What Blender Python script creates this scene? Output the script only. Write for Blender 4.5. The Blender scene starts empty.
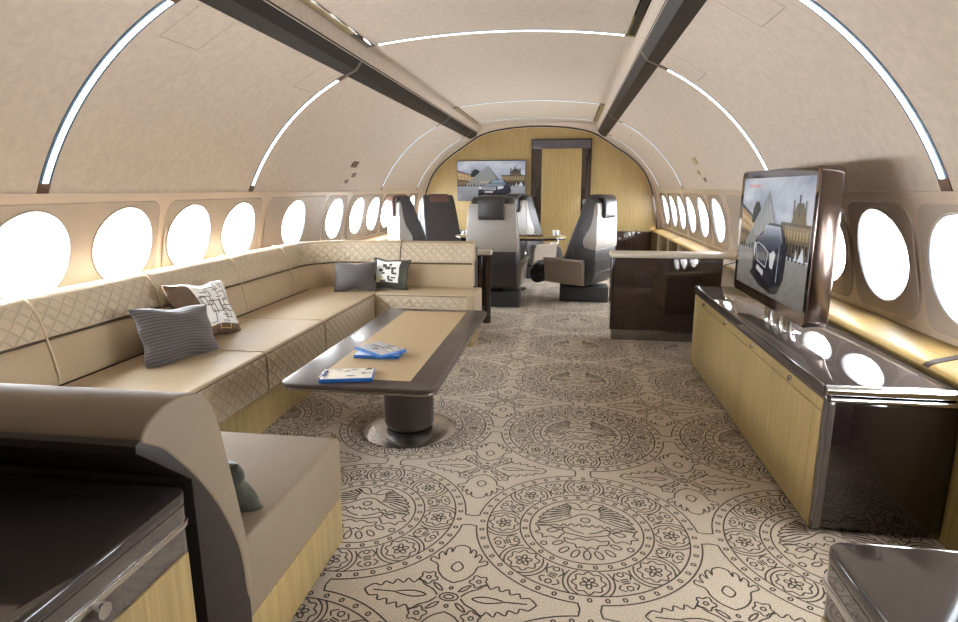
import bpy, bmesh, math, random
from mathutils import Vector, Matrix
from mathutils.geometry import delaunay_2d_cdt
random.seed(7)
pi = math.pi
S = bpy.context.scene
COL = S.collection
CX = -0.482            # cabin centre line
Y0, Y1 = -1.3, 9.30    # cabin ends

# ------------------------------------------------------------------ materials
def new_mat(name):
    m = bpy.data.materials.new(name); m.use_nodes = True
    nt = m.node_tree; b = nt.nodes['Principled BSDF']
    return m, nt, b
def N(nt, t, **k):
    n = nt.nodes.new(t)
    for a, v in k.items():
        if a == 'inp':
            for i, x in v.items(): n.inputs[i].default_value = x
        else: setattr(n, a, v)
    return n
def ramp(nt, stops):
    r = nt.nodes.new('ShaderNodeValToRGB'); e = r.color_ramp.elements
    while len(e) < len(stops): e.new(0.5)
    for i, (p, c) in enumerate(stops):
        e[i].position = p; e[i].color = (*c, 1)
    return r
def coords(nt, scale=(1, 1, 1), kind='Object'):
    tc = nt.nodes.new('ShaderNodeTexCoord'); mp = nt.nodes.new('ShaderNodeMapping')
    mp.inputs['Scale'].default_value = scale
    nt.links.new(tc.outputs[kind], mp.inputs['Vector'])
    return mp.outputs['Vector']
def simple(name, col, rough=.5, metal=0, coat=0, var=.06, scale=30, spec=.5, bump=0, emis=None, estr=0):
    m, nt, b = new_mat(name)
    v = coords(nt)
    n = N(nt, 'ShaderNodeTexNoise', inp={'Scale': scale, 'Detail': 4})
    nt.links.new(v, n.inputs['Vector'])
    lo = tuple(max(0, c * (1 - var)) for c in col); hi = tuple(min(1, c * (1 + var)) for c in col)
    r = ramp(nt, [(.3, lo), (.7, hi)])
    nt.links.new(n.outputs['Fac'], r.inputs[0]); nt.links.new(r.outputs[0], b.inputs['Base Color'])
    b.inputs['Roughness'].default_value = rough; b.inputs['Metallic'].default_value = metal
    b.inputs['Coat Weight'].default_value = coat; b.inputs['Coat Roughness'].default_value = .03
    b.inputs['Specular IOR Level'].default_value = spec
    if bump:
        bp = N(nt, 'ShaderNodeBump', inp={'Strength': bump, 'Distance': .002})
        nt.links.new(n.outputs['Fac'], bp.inputs['Height']); nt.links.new(bp.outputs[0], b.inputs['Normal'])
    if emis:
        b.inputs['Emission Color'].default_value = (*emis, 1); b.inputs['Emission Strength'].default_value = estr
    return m
def wood(name, a, c, sc=(90, 90, 3), rough=.35, coat=.3):
    m, nt, b = new_mat(name)
    n = N(nt, 'ShaderNodeTexNoise', inp={'Scale': 1.0, 'Detail': 6, 'Roughness': .6, 'Distortion': .3})
    nt.links.new(coords(nt, sc), n.inputs['Vector'])
    r = ramp(nt, [(.25, a), (.5, tuple((x + y) / 2 for x, y in zip(a, c))), (.72, c)])
    nt.links.new(n.outputs['Fac'], r.inputs[0])
    n2 = N(nt, 'ShaderNodeTexNoise', inp={'Scale': 1.0, 'Detail': 2})
    nt.links.new(coords(nt, (3, 3, .7)), n2.inputs['Vector'])
    mx = N(nt, 'ShaderNodeMix', data_type='RGBA', blend_type='MULTIPLY'); mx.inputs[0].default_value = .35
    nt.links.new(r.outputs[0], mx.inputs[6]); nt.links.new(n2.outputs['Fac'], mx.inputs[7])
    r2 = N(nt, 'ShaderNodeMix', data_type='RGBA'); 
    nt.links.new(mx.outputs[2], b.inputs['Base Color'])
    nt.nodes.remove(r2)
    b.inputs['Roughness'].default_value = rough; b.inputs['Coat Weight'].default_value = coat
    b.inputs['Coat Roughness'].default_value = .08
    bp = N(nt, 'ShaderNodeBump', inp={'Strength': .15, 'Distance': .001})
    nt.links.new(n.outputs['Fac'], bp.inputs['Height']); nt.links.new(bp.outputs[0], b.inputs['Normal'])
    return m
def quilted(name, col, dx=.085, dy=.075, rough=.42):
    """diamond stitched leather: UV in metres"""
    m, nt, b = new_mat(name)
    L = nt.links.new
    tc = nt.nodes.new('ShaderNodeTexCoord'); sp = nt.nodes.new('ShaderNodeSeparateXYZ'); L(tc.outputs['UV'], sp.inputs[0])
    def mth(op, a, bb=None):
        n = nt.nodes.new('ShaderNodeMath'); n.operation = op
        for i, x in enumerate((a, bb)):
            if x is None: continue
            if isinstance(x, (int, float)): n.inputs[i].default_value = x
            else: L(x, n.inputs[i])
        return n.outputs[0]
    u = mth('DIVIDE', sp.outputs[0], dx); v = mth('DIVIDE', sp.outputs[1], dy)
    p = mth('PINGPONG', mth('ADD', u, v), .5); q = mth('PINGPONG', mth('SUBTRACT', u, v), .5)
    d = mth('MINIMUM', p, q)                                   # 0 on the stitch lines, .5 mid diamond
    h = mth('SUBTRACT', 1.0, mth('POWER', mth('SUBTRACT', 1.0, mth('MULTIPLY', d, 2.0)), 3.0))
    st = mth('LESS_THAN', d, .035)
    bp = N(nt, 'ShaderNodeBump', inp={'Strength': 1.0, 'Distance': .0055}); L(h, bp.inputs['Height'])
    nz = N(nt, 'ShaderNodeTexNoise', inp={'Scale': 200.0, 'Detail': 2}); L(tc.outputs['Object'], nz.inputs['Vector'])
    bp2 = N(nt, 'ShaderNodeBump', inp={'Strength': .08, 'Distance': .001}); L(nz.outputs['Fac'], bp2.inputs['Height']); L(bp.outputs[0], bp2.inputs['Normal'])
    L(bp2.outputs[0], b.inputs['Normal'])
    mx = N(nt, 'ShaderNodeMix', data_type='RGBA'); mx.inputs[6].default_value = (*col, 1)
    mx.inputs[7].default_value = (*[c * .80 for c in col], 1)
    L(st, mx.inputs[0]); L(mx.outputs[2], b.inputs['Base Color'])
    b.inputs['Roughness'].default_value = rough
    return m
def striped(name, a, c, period=.012, rough=.6):
    m, nt, b = new_mat(name)
    tc = nt.nodes.new('ShaderNodeTexCoord'); sp = nt.nodes.new('ShaderNodeSeparateXYZ')
    nt.links.new(tc.outputs['UV'], sp.inputs[0])
    d = N(nt, 'ShaderNodeMath', operation='DIVIDE'); d.inputs[1].default_value = period; nt.links.new(sp.outputs[1], d.inputs[0])
    p = N(nt, 'ShaderNodeMath', operation='PINGPONG'); p.inputs[1].default_value = .5; nt.links.new(d.outputs[0], p.inputs[0])
    r = ramp(nt, [(.08, a), (.22, c)]); nt.links.new(p.outputs[0], r.inputs[0]); nt.links.new(r.outputs[0], b.inputs['Base Color'])
    bp = N(nt, 'ShaderNodeBump', inp={'Strength': .6, 'Distance': .003}); nt.links.new(p.outputs[0], bp.inputs['Height']); nt.links.new(bp.outputs[0], b.inputs['Normal'])
    b.inputs['Roughness'].default_value = rough; b.inputs['Sheen Weight'].default_value = .3
    return m
def emit(name, col, strength):
    m = bpy.data.materials.new(name); m.use_nodes = True; nt = m.node_tree; nt.nodes.clear()
    e = N(nt, 'ShaderNodeEmission', inp={'Color': (*col, 1), 'Strength': strength}); o = nt.nodes.new('ShaderNodeOutputMaterial')
    nt.links.new(e.outputs[0], o.inputs[0]); return m
def glass_pane(name):
    m = bpy.data.materials.new(name); m.use_nodes = True; nt = m.node_tree; nt.nodes.clear()
    t = N(nt, 'ShaderNodeBsdfTransparent', inp={'Color': (.96, .98, 1, 1)}); g = N(nt, 'ShaderNodeBsdfGlossy', inp={'Roughness': .02})
    mx = nt.nodes.new('ShaderNodeMixShader'); o = nt.nodes.new('ShaderNodeOutputMaterial'); mx.inputs[0].default_value = .05
    nt.links.new(t.outputs[0], mx.inputs[1]); nt.links.new(g.outputs[0], mx.inputs[2]); nt.links.new(mx.outputs[0], o.inputs[0])
    return m
def screen_mat(name, strength):
    m, nt, b = new_mat(name)
    at = N(nt, 'ShaderNodeVertexColor', layer_name='Col')
    b.inputs['Base Color'].default_value = (.01, .01, .012, 1)
    nt.links.new(at.outputs[0], b.inputs['Emission Color']); b.inputs['Emission Strength'].default_value = strength
    b.inputs['Roughness'].default_value = .08
    return m
def attr_mat(name, rough=.4):
    m, nt, b = new_mat(name)
    at = N(nt, 'ShaderNodeVertexColor', layer_name='Col')
    nt.links.new(at.outputs[0], b.inputs['Base Color']); b.inputs['Roughness'].default_value = rough
    return m

M = {}
M['wall'] = simple('cabin_wall_fabric', (.60, .505, .41), .6, var=.07, scale=26, spec=.3, bump=.015)
M['wall_low'] = simple('window_band_plastic', (.63, .50, .385), .28, var=.02, scale=8, spec=.5, coat=.2)
M['panel'] = simple('window_panel_plastic', (.47, .385, .31), .25, var=.02, scale=8)
M['reveal'] = simple('window_reveal_plastic', (.62, .57, .52), .4, var=.02)
M['darkring'] = simple('dark_grey_metal', (.08, .08, .085), .3, .8)
M['beam'] = simple('dark_brown_beam', (.020, .0145, .012), .42, var=.15, scale=20, spec=.22)
M['beamband'] = simple('beam_band_grey', (.17, .15, .135), .3)
M['blueframe'] = simple('strip_frame_steel_blue', (.10, .17, .26), .3, .3)
M['browncap'] = simple('strip_cap_brown', (.13, .07, .04), .35)
M['strip'] = emit('strip_light_white', (.86, .94, 1.0), 7.0)
M['strip_far'] = emit('strip_light_dimmed', (.80, .90, 1.0), 1.1)
M['strip_ceil'] = emit('strip_light_ceiling', (.86, .94, 1.0), 5.0)
M['gold'] = wood('gold_satin', (.42, .30, .12), (.62, .47, .20), (2, 60, 60), .3, .3)
M['wood'] = wood('golden_striped_veneer', (.325, .218, .075), (.545, .392, .165), (110, 110, 3.0))
M['woodx'] = wood('golden_veneer_ledge', (.27, .165, .045), (.42, .28, .085), (60, 3, 60), .42, .05)
M['gloss'] = simple('black_high_gloss', (.014, .009, .008), .04, var=.1, spec=.6, coat=.6)
M['glosstop'] = simple('reflection_toned_gloss_top', (.050, .040, .036), .06, var=.06, spec=.6, coat=.4)  # black gloss with its base lifted to carry the reflected cabin tone
M['glossbrown'] = simple('brown_high_gloss', (.030, .018, .013), .06, var=.2, scale=6, spec=.6, coat=.6)
M['glossgrey'] = simple('grey_brown_gloss', (.075, .062, .055), .10, var=.06, spec=.7, coat=1)
M['tabletop'] = simple('coffee_table_brown', (.062, .043, .035), .28, var=.06, spec=.5, coat=.15)
M['inlay'] = simple('tan_table_leather', (.47, .345, .19), .5, var=.03, scale=60)
M['pedestal'] = simple('pedestal_brown', (.034, .024, .019), .38, var=.05)
M['brushed'] = simple('brushed_steel', (.50, .48, .45), .27, 1.0, var=.05)
M['wood_dado'] = wood('dark_gold_dado', (.17, .105, .03), (.30, .20, .07), (60, 60, 3), .22, .4)
M['chrome'] = simple('chrome', (.75, .75, .75), .12, 1.0, var=.02)
M['copper'] = simple('bronze_mirror', (.20, .155, .135), .16, 1.0, var=.04)
M['bezel'] = simple('brown_mirror_bezel', (.40, .32, .28), .06, 1.0, var=.04)
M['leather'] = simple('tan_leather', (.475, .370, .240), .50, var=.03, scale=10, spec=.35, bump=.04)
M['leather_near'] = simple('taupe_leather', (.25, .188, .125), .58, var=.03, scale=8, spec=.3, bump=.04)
M['quilt'] = quilted('quilted_tan_leather', (.58, .475, .335), .070, .062)
M['seam'] = simple('seam_piping', (.66, .54, .38), .4)
M['darkseam'] = simple('dark_seam', (.10, .07, .045), .6)
M['shell'] = simple('dark_brown_shell', (.034, .025, .020), .5, var=.05, spec=.3)
M['stripe'] = striped('grey_ribbed_fabric', (.028, .024, .024), (.098, .086, .083), .016)
M['satin'] = simple('bronze_satin', (.17, .115, .075), .22, .5, var=.2, scale=12)
M['satin_dark'] = simple('grey_green_satin', (.085, .09, .075), .3, .3, var=.2, scale=10)
M['white_print'] = simple('white_print', (.86, .86, .83), .3, var=.02)
M['line_print'] = simple('dark_line_print', (.07, .06, .05), .4)
M['gold_print'] = simple('gold_print', (.55, .36, .14), .3, .5)
M['cream_print'] = simple('cream_print', (.86, .82, .58), .4)
M['seat_dark'] = simple('charcoal_leather', (.040, .035, .034), .38, var=.06, bump=.04)
M['seat_shell'] = simple('cream_grey_shell', (.37, .345, .31), .32, var=.03, spec=.5)
M['seat_arm'] = simple('taupe_arm_shell', (.30, .25, .205), .30, var=.03)
M['base_dark'] = simple('seat_plinth_charcoal', (.035, .037, .038), .45)
M['cream_trim'] = simple('cream_leather_trim', (.58, .51, .41), .4, var=.03)
M['brownleather'] = simple('brown_headrest_leather', (.11, .055, .04), .35, var=.05)
M['porcelain'] = simple('white_porcelain', (.82, .82, .80), .15, var=.01)
M['bluecase'] = simple('blue_plastic_case', (.02, .13, .42), .2, var=.08, scale=20, coat=.5)
M['doorgrey'] = simple('grey_door_gloss', (.085, .082, .088), .2, var=.04, coat=.3)
M['screen'] = screen_mat('display_picture', .52)
M['cover'] = attr_mat('printed_cover', .25)
M['pane'] = glass_pane('window_glass')
M['plinth'] = simple('steel_plinth', (.30, .27, .24), .25, .8, var=.05)
M['ink'] = simple('carpet_line_yarn', (.075, .062, .052), .95, var=.5, scale=350, spec=.1)
def carpet():
    m, nt, b = new_mat('beige_carpet')
    v = coords(nt)
    n = N(nt, 'ShaderNodeTexNoise', inp={'Scale': 260, 'Detail': 3, 'Roughness': .7}); nt.links.new(v, n.inputs['Vector'])
    r = ramp(nt, [(.30, (.29, .225, .155)), (.5, (.50, .41, .305)), (.72, (.70, .59, .46))]); nt.links.new(n.outputs['Fac'], r.inputs[0])
    nt.links.new(r.outputs[0], b.inputs['Base Color'])
    bp = N(nt, 'ShaderNodeBump', inp={'Strength': .5, 'Distance': .004}); nt.links.new(n.outputs['Fac'], bp.inputs['Height']); nt.links.new(bp.outputs[0], b.inputs['Normal'])
    b.inputs['Roughness'].default_value = .9; b.inputs['Specular IOR Level'].default_value = .15; b.inputs['Sheen Weight'].default_value = .15
    return m
M['carpet'] = carpet()

# ------------------------------------------------------------------ mesh helpers
ORG = Vector((0, 0, 0))
def link(name, me, mats, parent=None, smooth=True, angle=35):
    me.name = name
    for m in (mats if isinstance(mats, (list, tuple)) else [mats]): me.materials.append(M[m] if isinstance(m, str) else m)
    o = bpy.data.objects.new(name, me); COL.objects.link(o)
    if parent is not None:
        o.parent = parent
    if smooth and len(me.polygons):
        me.polygons.foreach_set('use_smooth', [True] * len(me.polygons))
        me.set_sharp_from_angle(angle=math.radians(angle))
    return o
def raw(name, verts, faces, mats, parent=None, smooth=True, uvs=None, mi=None, angle=35, fixn=False):
    me = bpy.data.meshes.new(name)
    me.from_pydata([tuple(Vector(v) - ORG) for v in verts], [], faces)
    if uvs is not None:
        ul = me.uv_layers.new(name='UVMap')
        for l in me.loops: ul.data[l.index].uv = uvs[l.vertex_index]
    if mi is not None: me.polygons.foreach_set('material_index', mi)
    me.update()
    if fixn:
        bm = bmesh.new(); bm.from_mesh(me); bmesh.ops.recalc_face_normals(bm, faces=bm.faces); bm.to_mesh(me); bm.free()
    return link(name, me, mats, parent, smooth, angle)
def frombm(name, bm, mats, parent=None, smooth=True, angle=35):
    bmesh.ops.recalc_face_normals(bm, faces=bm.faces)
    for v in bm.verts: v.co -= ORG
    me = bpy.data.meshes.new(name); bm.to_mesh(me); bm.free()
    return link(name, me, mats, parent, smooth, angle)
def bm_box(bm, x0, x1, y0, y1, z0, z1, bev=0, seg=3):
    r = bmesh.ops.create_cube(bm, size=1)
    vs = r['verts']
    for v in vs:
        v.co = Vector(((x0 + x1) / 2 + v.co.x * (x1 - x0), (y0 + y1) / 2 + v.co.y * (y1 - y0), (z0 + z1) / 2 + v.co.z * (z1 - z0)))
    if bev:
        es = list({e for v in vs for e in v.link_edges})
        bmesh.ops.bevel(bm, geom=es, offset=bev, segments=seg, affect='EDGES', profile=.5)
def box(name, x0, x1, y0, y1, z0, z1, mats, parent=None, bev=.004, seg=3):
    bm = bmesh.new(); bm_box(bm, x0, x1, y0, y1, z0, z1, bev, seg)
    return frombm(name, bm, mats, parent)
def bm_prism(bm, pts, axis, a0, a1, bev=0, seg=3, endonly=False, fn=None):
    """pts: 2-D polygon. axis x -> pts=(y,z); y -> (x,z); z -> (x,y)"""
    def P(p, a):
        return Vector((a, p[0], p[1])) if axis == 'x' else Vector((p[0], a, p[1])) if axis == 'y' else Vector((p[0], p[1], a))
    A = [bm.verts.new(P(p, a0)) for p in pts]; B = [bm.verts.new(P(p, a1)) for p in pts]
    n = len(pts); fs = []
    fa = bm.faces.new(A); fb = bm.faces.new(B[::-1])
    for i in range(n): bm.faces.new((A[i], B[i], B[(i + 1) % n], A[(i + 1) % n]))
    bm.normal_update()
    if bev:
        es = list({e for f in (fa, fb) for e in f.edges})
        if not endonly: es += [e for v in A for e in v.link_edges if e.other_vert(v) in B and e.calc_face_angle(0) > .6]
        bmesh.ops.bevel(bm, geom=list(set(es)), offset=bev, segments=seg, affect='EDGES', profile=.5, clamp_overlap=True)
    if fn:
        for v in bm.verts: v.co = fn(v.co)
def prism(name, pts, axis, a0, a1, mats, parent=None, bev=0, seg=3, endonly=False, fn=None, angle=35):
    bm = bmesh.new(); bm_prism(bm, pts, axis, a0, a1, bev, seg, endonly, fn)
    return frombm(name, bm, mats, parent, angle=angle)
def rrect(x0, x1, y0, y1, r, n=6):
    out = []
    for cx, cy, a in ((x1 - r, y1 - r, 0), (x0 + r, y1 - r, 90), (x0 + r, y0 + r, 180), (x1 - r, y0 + r, 270)):
        for i in range(n + 1):
            t = math.radians(a + 90 * i / n); out.append((cx + r * math.cos(t), cy + r * math.sin(t)))
    return out
def smoothpts(P, n=6, closed=True):
    """Catmull-Rom through P"""
    out = []; k = len(P)
    rng = range(k if closed else k - 1)
    for i in rng:
        g = lambda j: Vector(P[j % k]) if closed else Vector(P[min(max(j, 0), k - 1)])
        p0, p1, p2, p3 = g(i - 1), g(i), g(i + 1), g(i + 2)
        for s in range(n):
            t = s / n
            out.append(tuple(.5 * ((2 * p1) + (p2 - p0) * t + (2 * p0 - 5 * p1 + 4 * p2 - p3) * t * t + (3 * p1 - p0 - 3 * p2 + p3) * t ** 3)))
    if not closed: out.append(tuple(P[-1]))
    return out
def lathe(name, prof, c, mats, parent=None, n=48, sx=1, sy=1, angle=35):
    vs = []; fs = []
    for r, z in prof:
        for i in range(n):
            a = 2 * pi * i / n; vs.append((c[0] + r * sx * math.cos(a), c[1] + r * sy * math.sin(a), c[2] + z))
    for k in range(len(prof) - 1):
        for i in range(n):
            j = (i + 1) % n; fs.append((k * n + i, k * n + j, (k + 1) * n + j, (k + 1) * n + i))
    fs.append(tuple(range(n))[::-1]); fs.append(tuple((len(prof) - 1) * n + i for i in range(n)))
    return raw(name, vs, fs, mats, parent, angle=angle, fixn=True)
def tube(name, path, r, mats, parent=None, n=10):
    P = [Vector(p) for p in path]; vs = []; fs = []
    ref = None
    for i, p in enumerate(P):
        t = (P[min(i + 1, len(P) - 1)] - P[max(i - 1, 0)]).normalized()
        if ref is None: ref = Vector((0, 0, 1)) if abs(t.z) < .9 else Vector((1, 0, 0))
        a = t.cross(ref).normalized(); b = a.cross(t).normalized(); ref = b
        for k in range(n):
            w = 2 * pi * k / n; vs.append(p + (a * math.cos(w) + b * math.sin(w)) * r)
    for i in range(len(P) - 1):
        for k in range(n):
            j = (k + 1) % n; fs.append((i * n + k, i * n + j, (i + 1) * n + j, (i + 1) * n + k))
    fs.append(tuple(range(n))[::-1]); fs.append(tuple((len(P) - 1) * n + k for k in range(n)))
    return raw(name, vs, fs, mats, parent, fixn=True)
def thing(name, label, cat, loc=(0, 0, 0), group=None, rot=0):
    global ORG
    o = bpy.data.objects.new(name, None); COL.objects.link(o); o.location = loc; o.rotation_euler = (0, 0, rot)
    o.empty_display_size = .1
    o['label'] = label; o['category'] = cat
    if group: o['group'] = group
    ORG = Vector(loc)
    return o
def done():
    global ORG
    ORG = Vector((0, 0, 0))
def tag(o, label, cat, group=None):
    o['label'] = label; o['category'] = cat
    if group: o['group'] = group
    return o
def struct(o, label=None):
    o['kind'] = 'structure'
    if label: o['label'] = label
    return o

# ------------------------------------------------------------------ cabin shell
PC, PR = (.40, .5674), 1.5273
def up_pt(t):                      # t 0 (window band) .. 1 (beam), side profile right of centre
    z = 1.185; a0 = math.asin((1.185 - PC[1]) / PR); a1 = math.acos((1.03 - PC[0]) / PR)
    a = a0 + (a1 - a0) * t
    return PC[0] + PR * math.cos(a), PC[1] + PR * math.sin(a)
def low_x(z): return PC[0] + math.sqrt(PR * PR - (z - PC[1]) ** 2)
CR = ((.90 ** 2) + .066 ** 2) / (2 * .066)       # ceiling arc radius
def ceil_z(x): return 2.2 - CR + math.sqrt(CR * CR - x * x)
def ext(name, pts, ya, yb, mats, ny=1, parent=None, flip=False):
    """extrude an open profile pts (x,z) along y"""
    vs = []; fs = []; k = len(pts)
    for j in range(ny + 1):
        y = ya + (yb - ya) * j / ny
        vs += [(p[0], y, p[1]) for p in pts]
    for j in range(ny):
        for i in range(k - 1):
            f = (j * k + i, j * k + i + 1, (j + 1) * k + i + 1, (j + 1) * k + i); fs.append(f[::-1] if flip else f)
    return raw(name, vs, fs, mats, parent)
upper_right = struct(ext('wall_right', [(CX + x, z) for x, z in (up_pt(i / 40) for i in range(41))], Y0, Y1, 'wall', 1))
upper_left = struct(ext('wall_left', [(CX - x, z) for x, z in (up_pt(i / 40) for i in range(41))], Y0, Y1, 'wall', 1))
struct(ext('ceiling', [(CX - .914, 2.045), (CX - .908, 2.09), (CX - .893, 2.122)] + [(CX + x, ceil_z(x)) for x in [-.872 + 1.744 * i / 40 for i in range(41)]] + [(CX + .893, 2.122), (CX + .908, 2.09), (CX + .914, 2.045)], Y0, Y1, 'wall', 1))

# window positions (y) and surround panels per side
WIN = {-1: [1.13, 1.70, 2.265, 2.835, 3.40, 3.97, 4.85, 5.77, 6.43, 7.0, 7.55, 8.12, 8.75],
       1: [1.13, 1.70, 2.265, 2.835, 3.40, 5.745, 6.37, 6.98, 7.55, 8.12, 8.72]}
PAN = {-1: [(-.9, .82), (.88, 1.94), (2.0, 3.09), (3.15, 4.25), (4.33, 5.46), (5.50, 6.04), (6.12, 7.27), (7.33, 8.37), (8.45, 9.05)],
       1: [(-.9, .82), (.88, 1.38), (1.44, 1.95), (2.0, 2.52), (2.57, 3.10), (3.14, 3.66), (3.72, 5.32), (5.46, 6.02), (6.10, 7.25), (7.30, 8.38), (8.44, 9.05)]}
WA, WB, WZ = .217, .204, .908
def ell(cy, k=1.0, n=48): return [(cy + WA * k * math.cos(2 * pi * i / n), WZ + WB * k * math.sin(2 * pi * i / n)) for i in range(n)]
def cdt_mesh(outline, holes, grid):
    """triangulate outline minus holes, with interior grid points"""
    pts = []; edges = []
    def add(loop):
        b = len(pts); pts.extend(Vector(p) for p in loop); n = len(loop)
        edges.extend((b + i, b + (i + 1) % n) for i in range(n))
    add(outline)
    for h in holes: add(h)
    def inside(p, loop):
        c = False; n = len(loop)
        for i in range(n):
            a, b = loop[i], loop[(i + 1) % n]
            if (a[1] > p[1]) != (b[1] > p[1]) and p[0] < (b[0] - a[0]) * (p[1] - a[1]) / (b[1] - a[1]) + a[0]: c = not c
        return c
    for g in grid:
        if inside(g, outline) and not any(inside(g, h) for h in holes): pts.append(Vector(g))
    v, e, f, *_ = delaunay_2d_cdt(pts, edges, [], 0, 1e-5)
    F = []
    for t in f:
        c = (sum(v[i][0] for i in t) / len(t), sum(v[i][1] for i in t) / len(t))
        if inside(c, outline) and not any(inside(c, h) for h in holes): F.append(tuple(t))
    return [(p[0], p[1]) for p in v], F
def on_wall(side, y, z, off=0):     # off > 0 towards the cabin, along the wall's normal
    x = low_x(z); nx, nz = PC[0] - x, PC[1] - z; l = math.hypot(nx, nz)
    return (CX + side * (x + nx / l * off), y, z + nz / l * off)
ZB, ZT = .60, 1.185
wn = 0
for side in (-1, 1):
    sn = 'left' if side < 0 else 'right'
    par = upper_left if side < 0 else upper_right
    nY = 60
    out = [(Y0 + (Y1 - Y0) * i / nY, ZB) for i in range(nY)] + [(Y1, ZB)] + [(Y1 - (Y1 - Y0) * i / nY, ZT) for i in range(nY)] + [(Y0, ZT)]
    grid = [(Y0 + .06 + .12 * i, z) for i in range(int((Y1 - Y0) / .12)) for z in (.64, .70, .80, .90, 1.0, 1.08, 1.14)]
    v, f = cdt_mesh(out, [ell(y) for y in WIN[side]], grid)
    struct(raw('window_band', [on_wall(side, *p) for p in v], f, 'wall_low', par, angle=60))
    for a, b in PAN[side]:
        ol = rrect(a, b, .655, 1.138, .085, 6)
        hs = [ell(y, 1.03) for y in WIN[side] if a < y < b]
        gr = [(a + .05 + .06 * i, z) for i in range(int((b - a) / .06)) for z in (.70, .75, .80, .86, .92, .98, 1.04, 1.09)]
        v, f = cdt_mesh(ol, hs, gr)
        vs = [on_wall(side, p[0], p[1], .004) for p in v]
        nb = len(vs); m_ = len(ol)
        # rim towards the wall
        idx = []
        for p in ol:
            idx.append(min(range(nb), key=lambda i: (v[i][0] - p[0]) ** 2 + (v[i][1] - p[1]) ** 2))
        vs += [on_wall(side, p[0] + (.006 if p[0] > (a + b) / 2 else -.006), p[1] + (.006 if p[1] > .92 else -.006), -.001) for p in ol]
        f += [(idx[i], idx[(i + 1) % m_], nb + (i + 1) % m_, nb + i) for i in range(m_)]
        struct(raw('window_surround', vs, f, 'panel', par, angle=60))
    for y in WIN[side]:
        wn += 1
        if y < 0: pass
        root = bpy.data.objects.new('window_%d' % wn, None); COL.objects.link(root); struct(root)
        ORG = Vector((CX + side * 1.89, y, WZ)); root.location = ORG
        n = 48; vs = []; fs = []
        dp, kp = (.045, .98) if side < 0 else (.085, .95)
        rings = [(1.0, .004), (1.0, -.004), ((1 + kp) / 2, -dp * .5), (kp, -dp - .01)]
        for k, off in rings: vs += [on_wall(side, p[0], p[1], off) for p in ell(y, k)]
        for r in range(len(rings) - 1):
            for i in range(n): fs.append((r * n + i, r * n + (i + 1) % n, (r + 1) * n + (i + 1) % n, (r + 1) * n + i))
        struct(raw('window_reveal', vs, fs, 'reveal', root, fixn=False))
        vs = []; fs = []
        for k, off in ((1.035, .004), (1.032, .008), (1.015, .010), (1.0, .008), (.997, -.004)): vs += [on_wall(side, p[0], p[1], off) for p in ell(y, k)]
        for r in range(4):
            for i in range(n): fs.append((r * n + i, r * n + (i + 1) % n, (r + 1) * n + (i + 1) % n, (r + 1) * n + i))
        struct(raw('window_rim', vs, fs, 'reveal' if y < 2.3 and side > 0 else 'panel', root))
        vs = []; fs = []
        for k, off in ((1.006, .0085), (.990, .0095), (.984, .006), (.980, -.012)): vs += [on_wall(side, p[0], p[1], off) for p in ell(y, k)]
        for r in range(3):
            for i in range(n): fs.append((r * n + i, r * n + (i + 1) % n, (r + 1) * n + (i + 1) % n, (r + 1) * n + i))
        struct(raw('window_gasket', vs, fs, 'darkring', root))
        vs = [on_wall(side, p[0], p[1], -dp) for p in ell(y, kp + .002)] + [on_wall(side, p[0], p[1], -dp - .004) for p in ell(y, kp + .002)]
        fs = [tuple(range(n)), tuple(range(n, 2 * n))[::-1]] + [(i, (i + 1) % n, n + (i + 1) % n, n + i) for i in range(n)]
        struct(raw('window_pane', vs, fs, 'pane', root, smooth=False))
        ORG = Vector((0, 0, 0))
        # daylight portal just outside the opening (guides sampling of the sky, gives no light itself)
        L = bpy.data.lights.new('daylight_portal', 'AREA'); L.shape = 'RECTANGLE'; L.size = .56; L.size_y = .56
        lo = bpy.data.objects.new('daylight_portal', L); COL.objects.link(lo)
        lo.location = (CX + side * 2.06, y, WZ - .03); lo.rotation_euler = (0, side * pi / 2, 0)
        L.cycles.is_portal = True
    # seam line, ledge and dado below the windows
    sx = lambda x: CX + side * x
    struct(ext('trim_seam', [(sx(1.792), 1.187), (sx(1.786), 1.186), (sx(1.786), 1.181), (sx(1.795), 1.18)], Y0, Y1, 'wall_low', 1, par))
    led = [(1.94, .625), (1.925, .622), (1.80, .588), (1.778, .578), (1.772, .568), (1.776, .560), (1.94, .558)]
    prism('window_ledge', [(sx(x), z) for x, z in led], 'y', Y0, Y1 - .02, 'woodx', par, 0).update_tag()
    for yj in (2.22, 5.0, 7.6): struct(prism('ledge_joint', [(sx(x), z + .003) for x, z in led[1:5]] + [(sx(1.90), .56)], 'y', yj - .018, yj + .018, 'shell', par, 0))
    struct(ext('wall_dado', [(sx(1.785), .575), (sx(1.785), 0)], Y0, Y1, 'wood_dado', 1, par))
for o in COL.objects:
    if o.name.startswith('window_ledge'): struct(o)

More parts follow.
